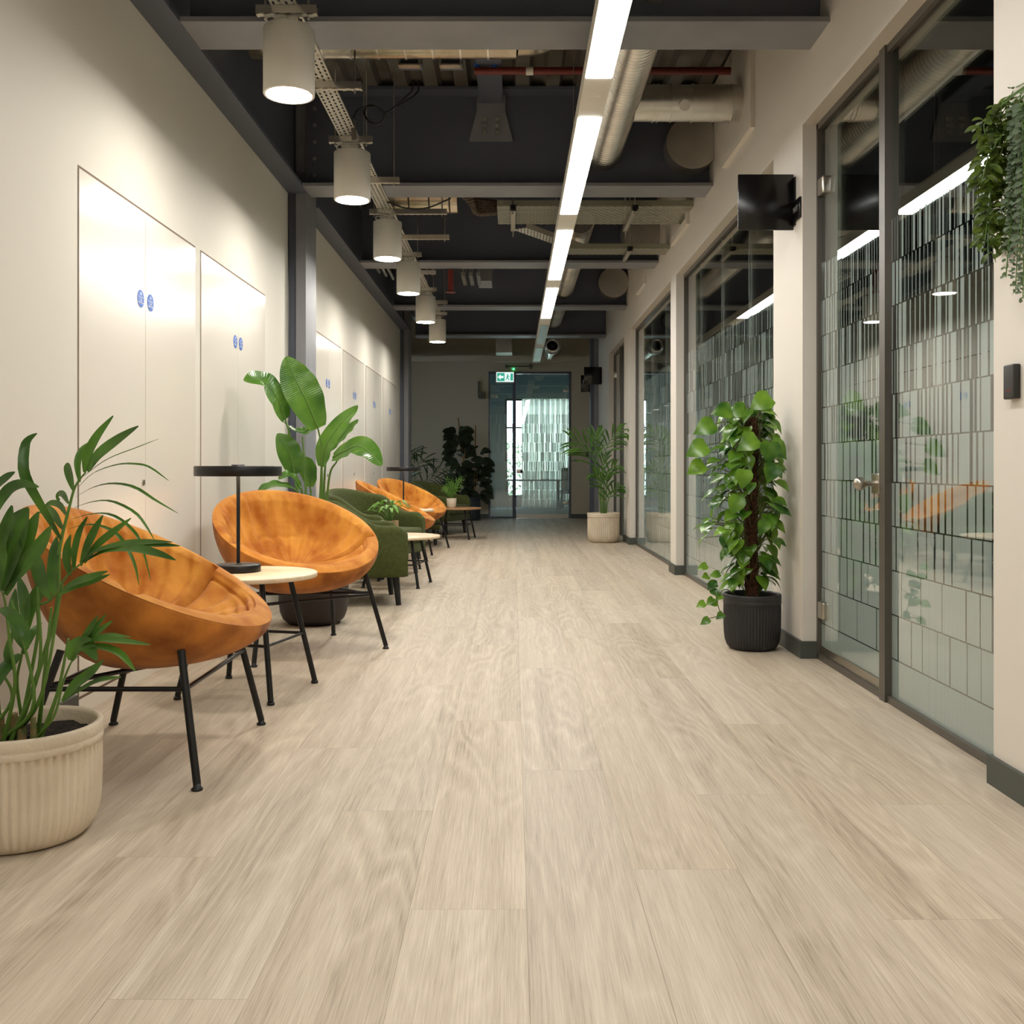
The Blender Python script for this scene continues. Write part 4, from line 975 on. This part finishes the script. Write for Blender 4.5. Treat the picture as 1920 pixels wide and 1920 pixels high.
D_ = [([Z5(850, 1600, 2.52), Z5(1000, 1500, 2.48), Z5(1250, 1435, 2.43), Z5(1500, 1412, 2.4), Z5(1770, 1408, 2.36)], .026, (0, -.8, 1)),
      ([Z5(880, 1590, 2.52), Z5(1100, 1490, 2.46), Z5(1400, 1440, 2.41), Z5(1650, 1440, 2.38), Z5(1850, 1447, 2.36)], .022, (0, -.8, 1)),
      ([Z5(860, 1620, 2.52), Z5(1100, 1500, 2.44), Z5(1380, 1480, 2.38), Z5(1620, 1530, 2.34), Z5(1805, 1592, 2.32)], .028, (0, -.8, 1)),
      ([Z5(830, 1650, 2.53), Z5(900, 1450, 2.5), Z5(980, 1280, 2.48), Z5(1060, 1130, 2.46)], .022, V),
      ([Z5(870, 1620, 2.53), Z5(1000, 1440, 2.5), Z5(1170, 1300, 2.48), Z5(1350, 1160, 2.46)], .020, V),
      ([Z5(760, 1700, 2.54), Z5(770, 1500, 2.52), Z5(820, 1300, 2.5), Z5(900, 1145, 2.48)], .018, V),
      ([Z5(720, 1750, 2.54), Z5(690, 1600, 2.52), Z5(700, 1450, 2.52), Z5(730, 1330, 2.5)], .022, V),
      ([Z5(640, 1900, 2.55), Z5(800, 1810, 2.5), Z5(950, 1760, 2.46), Z5(1110, 1705, 2.44)], .020, V),
      ([Z5(600, 1950, 2.56), Z5(800, 1850, 2.52), Z5(970, 1800, 2.5), Z5(1130, 1740, 2.48)], .018, V),
      ([Z5(560, 1950, 2.56), Z5(540, 1750, 2.6), Z5(560, 1500, 2.64), Z5(585, 1350, 2.66)], .028, V),
      ([Z5(520, 1990, 2.56), Z5(430, 1800, 2.6), Z5(370, 1600, 2.64), Z5(270, 1500, 2.66)], .036, V)]
frond('frond', [Vector((.0, -.03, .26)), Z3(240, 1500, 2.62), Z3(245, 1300, 2.6), Z5(520, 2000, 2.57), Z5(700, 1740, 2.54), Z5(860, 1610, 2.52)], D_, pa, M_palm)
E_ = [([Z3(460, 1640, 2.45), Z3(540, 1500, 2.42), Z3(590, 1420, 2.4), Z3(632, 1350, 2.38)], .016, V),
      ([Z3(470, 1620, 2.45), Z3(560, 1500, 2.42), Z3(620, 1420, 2.4), Z3(682, 1345, 2.38)], .016, V),
      ([Z3(480, 1610, 2.45), Z3(570, 1510, 2.42), Z3(650, 1440, 2.4), Z3(725, 1385, 2.38)], .016, V),
      ([Z3(480, 1600, 2.45), Z3(580, 1520, 2.42), Z3(690, 1480, 2.4), Z3(842, 1490, 2.36)], .018, (0, -.6, 1)),
      ([Z3(470, 1600, 2.45), Z3(590, 1510, 2.4), Z3(750, 1515, 2.36), Z3(965, 1540, 2.3)], .026, (0, -.6, 1)),
      ([Z3(480, 1590, 2.45), Z3(600, 1550, 2.4), Z3(760, 1590, 2.36), Z3(870, 1708, 2.32)], .022, (0, -.6, 1)),
      ([Z3(455, 1640, 2.45), Z3(480, 1560, 2.42), Z3(560, 1545, 2.4), Z3(622, 1640, 2.38)], .042, (.3, -1, .4)),
      ([Z3(400, 1905, 2.5), Z3(480, 1800, 2.46), Z3(580, 1720, 2.42), Z3(665, 1638, 2.4)], .026, V),
      ([Z3(410, 1900, 2.5), Z3(520, 1830, 2.46), Z3(640, 1770, 2.42), Z3(780, 1748, 2.38)], .022, (0, -.8, 1))]
frond('frond', [Vector((.05, -.06, .26)), Z3(345, 2000, 2.55), Z3(400, 1800, 2.5), Z3(440, 1690, 2.46), Z3(475, 1620, 2.45)], E_, pa, M_palm, .004)
H_ = [([Z3(150, 1560, 2.6), Z3(110, 1450, 2.62), Z3(90, 1300, 2.64), Z3(100, 1180, 2.66)], .03, V), ([Z3(160, 1500, 2.6), Z3(200, 1300, 2.62), Z3(290, 1150, 2.64), Z3(380, 1060, 2.66)], .036, V),
      ([Z3(130, 1600, 2.6), Z3(30, 1700, 2.55), Z3(-40, 1850, 2.5)], .034, V), ([Z3(150, 1600, 2.6), Z3(220, 1450, 2.64), Z3(270, 1400, 2.7)], .02, V),
      ([Z3(170, 1450, 2.6), Z3(160, 1250, 2.62), Z3(120, 1100, 2.64)], .03, V), ([Z3(90, 1700, 2.58), Z3(50, 1600, 2.56), Z3(90, 1430, 2.56)], .02, V)]
frond('frond', [Vector((-.01, .03, .26)), Z3(110, 1800, 2.68), Z3(140, 1600, 2.62), Z3(180, 1380, 2.6)], H_, pa, M_palm)
m = MB()
for a_, b_, c_ in (((-.03, 0), (270, 1850), (400, 1150)), ((-.05, -.02), (220, 1900), (75, 1250)), ((-.02, -.03), (250, 1700), (243, 1170)), ((.06, -.04), (370, 1850), (440, 1500)), ((-.10, -.05), (75, 1900), (0, 1690)), ((.03, .02), (290, 1700), (330, 1300))):
    m.tube(spline([(a_[0], a_[1], .26), Z3(b_[0], b_[1], 2.62), Z3(c_[0], c_[1], 2.58)], 12), [.0065 - .0003 * i for i in range(13)], 8)
m.build('stems', M_stem, pa)
m = MB()
for q, w_ in (((-.03, 0), .018), ((-.055, -.02), .015), ((.01, -.03), .013), ((.05, -.045), .010)): m.tube([(q[0], q[1], .25), (q[0] * .97, q[1], .33)], [w_, w_ * .7], 10)
m.build('stem_bases', mat('dry_sheath', (132, 104, 66), .8, noise=(40, (86, 96, 44), 2)), pa)

# tall banana-like plant --------------------------------------------
bp_ = thing('banana_leaf_plant', 'tall banana leaf plant in dark round pot behind second orange chair', 'plant', (-1.285, 6.36, 0))
m = MB(); prof = [(0, 0), (.13, 0), (.165, .008), (.195, .035), (.213, .08), (.222, .15), (.222, .24), (.214, .32), (.197, .38), (.19, .385), (.182, .38), (.185, .34)]
m.lathe(prof, n=64); m.build('pot', M_brownpot, bp_); m = MB(); m.disc((0, 0, .35), .187, 40); m.build('soil', M_soil, bp_)
BB = Vector(bp_.location)
def Z(x, y, D): return P(340 + x / 4.3636, 640 + y / 4.3636, D) - BB
def big(u):
    return max(.03, math.sin(PI * min(1, .08 + .92 * u)) ** .62)
def bleaf(pet, mid, wd, hint, prof=None, n=22):
    m = MB(); s_ = spline(pet, 16); m.tube(s_, [.0095 - .0045 * i / 16 for i in range(17)], 8)
    o = m.build('leaf', M_stem, bp_); m = MB(); m.blade(mid, wd * 1.22, hint, .12, prof or big, n=110, ripple=.0016)
    ms = spline(mid, n); m.tube(ms, [.006 * (1 - i / (n + 1)) + .001 for i in range(n + 1)], 6, 1); m.build('blade', [M_bird, M_stem], o)
b0 = lambda x, y: Vector((x, y, .33))
bleaf([b0(.02, 0), Z(1145, 1100, 6.36), Z(1150, 880, 6.34), Z(1115, 700, 6.32)], [Z(1120, 710, 6.3), Z(1020, 480, 6.26), Z(930, 300, 6.24), Z(855, 125, 6.22)], .205, (.5, -1, .35))
bleaf([b0(-.08, -.02), Z(930, 1000, 6.3), Z(890, 780, 6.26), Z(850, 640, 6.24)], [Z(850, 640, 6.22), Z(780, 460, 6.15), Z(660, 320, 6.08), Z(510, 322, 6.0)], .165, (.35, -.7, .9))
bleaf([b0(-.04, .03), Z(1010, 1050, 6.42), Z(990, 780, 6.44)], [Z(1090, 680, 6.4), Z(1000, 740, 6.38), Z(900, 715, 6.3), Z(818, 640, 6.24)], .085, (.2, -.5, 1))
bleaf([b0(.04, .02), Z(1150, 1200, 6.36), Z(1150, 1020, 6.34)], [Z(1150, 1025, 6.33), Z(1180, 860, 6.32), Z(1300, 680, 6.34), Z(1445, 525, 6.36)], .125, (-.6, -1, .3))
bleaf([b0(.05, .03), Z(1170, 1150, 6.4), Z(1190, 920, 6.4)], [Z(1190, 920, 6.4), Z(1280, 810, 6.42), Z(1370, 715, 6.44), Z(1448, 638, 6.46)], .060, (-.6, -1, .3))
bleaf([b0(.06, 0), Z(1205, 1150, 6.3), Z(1275, 975, 6.26)], [Z(1240, 950, 6.26), Z(1330, 900, 6.2), Z(1440, 858, 6.12), Z(1540, 905, 6.04), Z(1640, 1020, 5.96)], .135, (.0, -1, .8))
bleaf([b0(-.09, .0), Z(950, 1250, 6.3), Z(915, 1080, 6.28)], [Z(925, 1085, 6.26), Z(900, 960, 6.24), Z(850, 850, 6.22), Z(785, 755, 6.2)], .130, (.5, -1, .3))
bleaf([b0(-.05, .05), Z(1060, 1300, 6.5), Z(1050, 1180, 6.5)], [Z(1055, 1190, 6.48), Z(1045, 1080, 6.46), Z(1015, 1000, 6.46), Z(985, 950, 6.46)], .105, (-.3, -1, .2))
bleaf([b0(-.06, -.05), Z(990, 1280, 6.2), Z(960, 1180, 6.18)], [Z(970, 1200, 6.18), Z(920, 1120, 6.14), Z(860, 1090, 6.1), Z(795, 1130, 6.06)], .075, (0, -.7, 1))
bleaf([b0(-.07, -.06), Z(1000, 1320, 6.2), Z(980, 1260, 6.16)], [Z(985, 1270, 6.16), Z(890, 1190, 6.08), Z(740, 1175, 6.0), Z(608, 1240, 5.94)], .085, (0, -.5, 1))

# climbing plant in the black pot ------------------------------------
po = fluted('climbing_plant', 'leafy climbing plant on brown moss pole in black fluted pot', (1.325, 5.47, 0), .156, .305, M_blackpot, 56, .005)
m = MB(); rg = random.Random(9)
pp = [(.0, .0, .25), (-.005, 0, .6), (.0, .01, 1.0), (-.005, 0, 1.28)]; m.tube(spline(pp, 30), [.038 + rg.uniform(-.003, .003) for _ in range(31)], 18); m.build('moss_pole', M_moss, po)
def heart(m, c, d, nrm, L_, W_, curl=.35):
    """A heart-shaped leaf from its stalk point c, along d, facing nrm."""
    d = d.normalized(); tip_ = c.x + d.x * L_ - .16
    if tip_ > 0: c = c - Vector((tip_, 0, 0))
    s_ = d.cross(nrm).normalized(); nn = s_.cross(d).normalized(); v = []; f = []; n = 8
    prof = [.0, .74, 1.0, .99, .86, .66, .42, .18, .0]; back = [-.0, -.12, -.04, 0, 0, 0, 0, 0, 0]
    for i in range(n + 1):
        u = i / n; ctr = c + d * L_ * u * (1 - .1 * u) - nn * L_ * curl * u * u
        w_ = W_ * .5 * prof[i]
        for q, lift in ((1, .16), (.5, .10), (0, 0), (-.5, .10), (-1, .16)):
            v.append(ctr + s_ * w_ * q + nn * w_ * lift * 1.4 + d * L_ * back[i] * abs(q))
    for i in range(n):
        for k in range(4): f.append((i * 5 + k, i * 5 + k + 1, i * 5 + k + 6, i * 5 + k + 5))
    m.add(v, f, 0, True)
mf = MB(); ms = MB(); rg = random.Random(21)
def add_leaf(m, base, ang, out, z, size, down=.5):
    d0 = Vector((math.cos(ang), math.sin(ang), 0)); c = Vector((base.x, base.y, z)) + d0 * out + Vector((0, 0, rg.uniform(0, .05)))
    d = (d0 * rg.uniform(.5, 1.0) + Vector((rg.uniform(-.35, .35), rg.uniform(-.35, .35), -down * rg.uniform(.2, 1.5)))).normalized()
    nrm = (d0 * .55 + Vector((rg.uniform(-.3, .3), rg.uniform(-.5, .1), .75))).normalized()
    heart(m, c, d, nrm, size, size * rg.uniform(.62, .8), rg.uniform(.1, .45))
    st = Vector((base.x, base.y, z - rg.uniform(.03, .10))) + d0 * .03
    ms.tube(spline([st, (st + c) / 2 + Vector((0, 0, .03)), c], 6), .0022, 5, caps=False)
for i in range(330):
    z = .33 + (1.33 - .33) * ((i + rg.random()) / 330); ang = rg.uniform(0, 2 * PI)
    env = .20 + .07 * math.sin((z - .3) * 4.2) if z > .55 else .13 + .12 * (z - .3)
    if math.sin(ang) > .5: env *= .7
    out = env * rg.uniform(.25, 1.0) ** .8
    if math.cos(ang) > 0: out = min(out, .13 / max(.3, math.cos(ang)))
    if math.cos(ang) > .2: out *= .85
    # leave the brown pole showing in places, facing the corridor front
    if abs(ang - 1.5 * PI) < .42 and rg.random() < .62: continue
    add_leaf(mf, Vector((0, 0, 0)), ang, out, z, rg.uniform(.075, .125))
for (px_, py_, D_, sz, ang) in ((1445, 745, 5.4, .15, 200), (1340, 795, 5.3, .14, 190), (1325, 835, 5.25, .14, 195), (1372, 770, 5.35, .13, 160), (1470, 830, 5.3, .14, 320), (1420, 822, 5.25, .14, 200), (1444, 828, 5.22, .14, 265), (1320, 870, 5.3, .12, 200), (1400, 765, 5.35, .12, 190),
                                (1452, 870, 5.2, .12, 250), (1395, 880, 5.22, .12, 265), (1385, 930, 5.2, .12, 250)):
    c = P(px_, py_, D_) - Vector(po.location); a_ = R(ang); d = Vector((math.cos(a_), -.25, math.sin(a_) * .6 - .25)); heart(mf, c, d, Vector((.1, -1, .55)), sz, sz * .8, .25)
    ms.tube(spline([Vector((0, 0, c.z - .08)), c * .6 + Vector((0, 0, c.z * .4 + .01)), c], 6), .0025, 5, caps=False)
for k, (x, y) in enumerate(((1352, 1115), (1345, 1130), (1340, 1090), (1330, 1160), (1356, 1150), (1345, 1095), (1335, 1105), (1338, 1122), (1328, 1080), (1350, 1075), (1326, 1060), (1322, 1130))):
    c = P(x, y, 5.3) - Vector(po.location); heart(mf, c, Vector((rg.uniform(-1, .2), -.3, rg.uniform(-.6, .1))), Vector((0, -1, .5)), rg.uniform(.05, .075), .045, .2)
ms.tube(spline([(-.1, -.05, .30), P(1358, 1105, 5.3) - Vector(po.location), P(1345, 1128, 5.3) - Vector(po.location), P(1350, 1152, 5.3) - Vector(po.location), P(1328, 1160, 5.3) - Vector(po.location)], 16), .0025, 6)
mf.build('foliage', M_pothos, po); ms.build('stems', mat('pothos_stem', (84, 88, 40), .6), po)

# kentia palm in the cream pot, far right -----------------------------
def auto_frond(par, pts, n, Lf, wd, matl, t0=.35, ang=42, hint=(0, -1, .4), droop=.3, seed=0, r0=.008, stem=None):
    rg = random.Random(seed); n = max(5, int(n * .62)); sp = spline(pts, 40); lf = []; hint = Vector(hint)
    for k in range(n):
        for sd in (-1, 1):
            u = t0 + (1 - t0) * (k + .5 * (sd > 0)) / n; i = min(39, int(u * 40)); p = sp[i].lerp(sp[i + 1], u * 40 - i); t = (sp[min(40, i + 1)] - sp[max(0, i - 1)]).normalized()
            s_ = t.cross(hint).normalized() * sd; a = R(ang * (1.25 - .75 * (u - t0) / (1 - t0)) + rg.uniform(-5, 5))
            d = t * math.cos(a) + s_ * math.sin(a); L_ = Lf * (.62 + .38 * math.sin(PI * min(1, .25 + .75 * (u - t0) / (1 - t0)))) * rg.uniform(.88, 1.08)
            dr = Vector((0, 0, -droop * L_)); lf.append(([p, p + d * L_ * .4 + dr * .08, p + d * L_ * .72 + dr * .4, p + d * L_ + dr], wd, tuple(hint + Vector((0, 0, .25)))))
    return frond('frond', pts, lf, par, matl, r0, .002, stem)
kp = fluted('potted_palm', 'slender palm in cream fluted pot near the end of right wall', (1.215, 13.27, 0), .215, .395, M_stone, 52, .006)
KB = Vector(kp.location)
def Zk(x, y, D): return P(740 + x / 4, 640 + y / 4, D) - KB
bs = lambda x, y: Vector((x, y, .34))
specs = [([bs(-.02, 0), Zk(1530, 1100, 13.2), Zk(1495, 900, 13.1), Zk(1440, 810, 13.0), Zk(1340, 745, 12.9)], 12, .42, .45, 38, .2),
         ([bs(.0, 0), Zk(1570, 1050, 13.25), Zk(1575, 860, 13.2), Zk(1620, 740, 13.1), Zk(1700, 665, 13.0)], 12, .34, .5, 40, .35),
         ([bs(.03, 0), Zk(1590, 1100, 13.3), Zk(1610, 980, 13.3), Zk(1660, 930, 13.2)], 8, .26, .45, 38, .3),
         ([bs(-.02, -.03), Zk(1555, 1150, 13.2), Zk(1530, 1040, 13.1), Zk(1490, 985, 13.0)], 8, .24, .45, 38, .3),
         ([bs(.01, .02), Zk(1570, 1100, 13.3), Zk(1555, 950, 13.3), Zk(1570, 860, 13.3)], 9, .28, .4, 34, .2),
         ([bs(.03, -.02), Zk(1600, 1200, 13.2), Zk(1640, 1120, 13.1), Zk(1680, 1080, 13.0)], 8, .22, .4, 38, .35),
         ([bs(-.03, .02), Zk(1540, 1000, 13.3), Zk(1510, 800, 13.35), Zk(1505, 700, 13.4)], 9, .30, .55, 30, .1),
         ([bs(.02, .0), Zk(1585, 1180, 13.25), Zk(1590, 1060, 13.2), Zk(1600, 1000, 13.1)], 8, .22, .3, 36, .2)]
for i, (pts, n, L_, t0, an, dr) in enumerate(specs): auto_frond(kp, pts, n, L_, .029, M_palm, t0, an, (.1, -1, .35), dr, i)

# alcove palm, rubber plant, small plants -----------------------------
dk = thing('shadowed_palm', 'dark feathery palm in the shaded alcove behind the seating', 'plant', (-1.78, 17.2, 0))
m = MB(); m.lathe([(0, 0), (.15, 0), (.19, .03), (.2, .35), (.185, .35), (.18, .3), (0, .3)], n=40); m.build('pot', M_brownpot, dk)
for i, (dx, dy, h, rx) in enumerate(((-.12, -.1, 1.15, -.35), (.2, 0, 1.1, .3), (.05, -.2, 1.25, .1), (.42, -.1, .8, .55), (-.05, -.3, .85, -.1), (.55, .1, .95, .4))):
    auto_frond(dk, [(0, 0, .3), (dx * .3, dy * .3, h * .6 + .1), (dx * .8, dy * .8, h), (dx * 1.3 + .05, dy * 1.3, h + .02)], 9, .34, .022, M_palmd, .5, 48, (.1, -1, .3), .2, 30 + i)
rb = thing('rubber_plant', 'dark large leaved rubber plant with stakes against the end wall', 'plant', (-.83, 18.85, 0))
m = MB(); m.lathe([(0, 0), (.17, 0), (.2, .03), (.215, .44), (.2, .44), (.19, .4), (0, .4)], n=44); m.build('pot', mat('slate_blue_pot', (52, 60, 68), .6), rb)
m = MB(); m.tube([(-.02, 0, .35), P(859, 783, 18.85) - Vector(rb.location)], .012, 8); m.tube([(.08, 0, .35), P(892, 797, 18.85) - Vector(rb.location)], .012, 8); m.build('stakes', M_bam, rb)
m = MB(); ms = MB(); rg = random.Random(4)
def ell(u): return max(.03, math.sin(PI * min(1, .05 + .93 * u)) ** .7)
for i in range(120):
    z = rg.uniform(.50, 1.72); cx = -.11 + .13 * math.sin(z * 3) if z > 1.3 else rg.choice((-.16, .12)); q = Vector((cx, 0, z)); ang = rg.uniform(0, 2 * PI)
    d = Vector((math.cos(ang), math.sin(ang) * .7 - .25, rg.uniform(-.5, .55))).normalized(); r0_ = rg.uniform(.03, .20 if z < 1.3 else .06)
    c = q + d * r0_; L_ = rg.uniform(.20, .30); m.blade([c, c + d * L_ * .5 + Vector((0, 0, .01)), c + d * L_ + Vector((0, 0, -.05))], rg.uniform(.12, .16), (rg.uniform(-.4, .4), -1.0, .6), .15, ell, n=8)
ms.tube(spline([(-.05, 0, .35), (-.14, 0, .9), (-.08, 0, 1.3), (-.02, 0, 1.7)], 12), .011, 8); ms.tube(spline([(.03, 0, .35), (.14, 0, .8), (.12, 0, 1.3)], 12), .010, 8)
m.build('foliage', M_rubber, rb); ms.build('stem', M_bam, rb)

sp_ = thing('basket_plant', 'small leafy plant in woven basket on the nearer coffee table', 'plant', (-1.055, 8.42, .423))
m = MB()
for k in range(11): m.tube([(.074 * math.cos(a), .074 * math.sin(a), .006 + k * .0115) for a in [2 * PI * j / 32 for j in range(33)]], .0062, 6, caps=False)
m.build('basket', M_wick, sp_); m = MB(); m.disc((0, 0, .105), .07, 24); m.build('soil', M_soil, sp_)
m = MB(); ms = MB(); rg = random.Random(12)
for k in range(22):
    a = 2 * PI * k / 22 + rg.uniform(-.2, .2); h = rg.uniform(.10, .19); o_ = rg.uniform(.04, .13); b_ = Vector((.012 * math.cos(a), .012 * math.sin(a), .10)); t_ = Vector((o_ * math.cos(a), o_ * math.sin(a), .10 + h))
    ms.tube(spline([b_, (b_ + t_) / 2 + Vector((0, 0, .03)), t_], 6), .002, 5); d = Vector((math.cos(a), math.sin(a), 0))
    m.blade([t_, t_ + d * .05 + Vector((0, 0, .012)), t_ + d * .12 + Vector((0, 0, rg.uniform(-.06, 0)))], .034, (d.x * .3, d.y * .3, 1), .2, n=8)
m.build('foliage', M_brite, sp_); ms.build('stems', M_stem, sp_)
bf = thing('bushy_fern', 'small bright green feathery plant in beige pot on oak table', 'plant', (-.865, 13.88, .436))
m = MB(); m.lathe([(0, 0), (.055, 0), (.062, .01), (.070, .135), (.062, .135), (.06, .12), (0, .12)], n=36); m.build('pot', M_stone, bf)
for i in range(15):
    a = i * 2.4; h = rg.uniform(.14, .33); o_ = rg.uniform(.06, .17)
    auto_frond(bf, [(0, 0, .12), (o_ * .3 * math.cos(a), o_ * .3 * math.sin(a), .12 + h * .6), (o_ * math.cos(a), o_ * math.sin(a), .12 + h)], 9, .075, .009, M_brite, .2, 50, (.1 * math.cos(a), -1, .5), .1, 60 + i, .003)

# hanging plants at the near right wall -------------------------------
def trail(par, top, bot, n, size, wd, matl, seed, bow=(-.03, 0), round_=False, spread=.012):
    rg = random.Random(seed); top, bot = Vector(top), Vector(bot); md = (top + bot) / 2 + Vector((bow[0], bow[1], 0)); s_ = spline([top, md, bot], 30)
    m = MB(); m.tube(s_, .0016, 5); m.tube(spline([(.0, -.38, -.28), (0, -.28, -.22), s_[0]], 8), .0016, 5); st = m.build('trailing_stem', M_stem, par); m = MB()
    for k in range(n):
        u = (k + .5) / n; p = s_[int(u * 30)].lerp(s_[min(30, int(u * 30) + 1)], u * 30 - int(u * 30)); a = rg.uniform(0, 2 * PI) if not round_ else k * 1.57 + rg.uniform(-.3, .3)
        for sg in (0, PI):
            d = Vector((math.cos(a + sg), math.sin(a + sg) * .8 - .1, rg.uniform(-.7, .15))).normalized(); sz = size * rg.uniform(.7, 1.1) * (1 - .35 * u if round_ else 1)
            q = p + d * spread; m.blade([q, q + d * sz * .5, q + d * sz + Vector((0, 0, -sz * .25))], wd * sz / size, (rg.uniform(-.5, .5), rg.uniform(-1, -.2), rg.uniform(.2, 1)), .2, (lambda u_: max(.05, math.sin(PI * min(1, .08 + .9 * u_)) ** .45)) if round_ else None, n=6)
    m.build('leaves', matl, st)
hp = thing('hanging_ivy', 'trailing bright green foliage hanging at the near right wall', 'plant', (1.46, 2.98, 2.3))
hb = Vector(hp.location)
def H(x, y, D): return P(x, y, D) - hb
rg = random.Random(77)
for k, (x0, y0, x1, y1, D) in enumerate(((1902, 165, 1862, 300, 3.0), (1880, 190, 1858, 420, 2.98), (1905, 180, 1876, 460, 3.0), (1915, 170, 1890, 440, 2.95), (1876, 195, 1850, 350, 3.0), (1890, 200, 1852, 470, 2.97), (1900, 200, 1868, 480, 3.02), (1912, 190, 1900, 400, 3.0), (1862, 210, 1848, 255, 3.0), (1888, 240, 1840, 345, 2.95), (1895, 230, 1846, 460, 2.96), (1905, 250, 1884, 470, 3.03))):
    trail(hp, H(x0, y0, D), H(x1, y1, D), int(8 + (y1 - y0) / 14), .042, .020, M_ivy, 100 + k, (-.015, 0))
m = MB(); m.rbox(-.06, .055, -.42, -.28, -.40, -.27, .01); m.build('planter_box', M_blk, hp, None)
he = thing('hanging_eucalyptus', 'trailing grey green eucalyptus hanging in front of the near right wall', 'plant', (1.44, 2.86, 2.3)); hb = Vector(he.location)
for k, (x0, y0, x1, y1, D) in enumerate(((1912, 190, 1904, 545, 2.88), (1908, 195, 1886, 520, 2.9), (1916, 200, 1918, 560, 2.86), (1905, 210, 1895, 440, 2.9), (1918, 230, 1912, 480, 2.84), (1910, 260, 1882, 410, 2.9), (1925, 190, 1930, 520, 2.86), (1935, 190, 1940, 500, 2.86))):
    trail(he, H(x0, y0, D), H(x1, y1, D), int(14 + (y1 - y0) / 11), .026, .019, M_euca, 200 + k, (0, -.01), True, .004)
m = MB(); m.rbox(-.04, .075, -.46, -.33, -.40, -.27, .01); m.build('planter_box', M_blk, he)
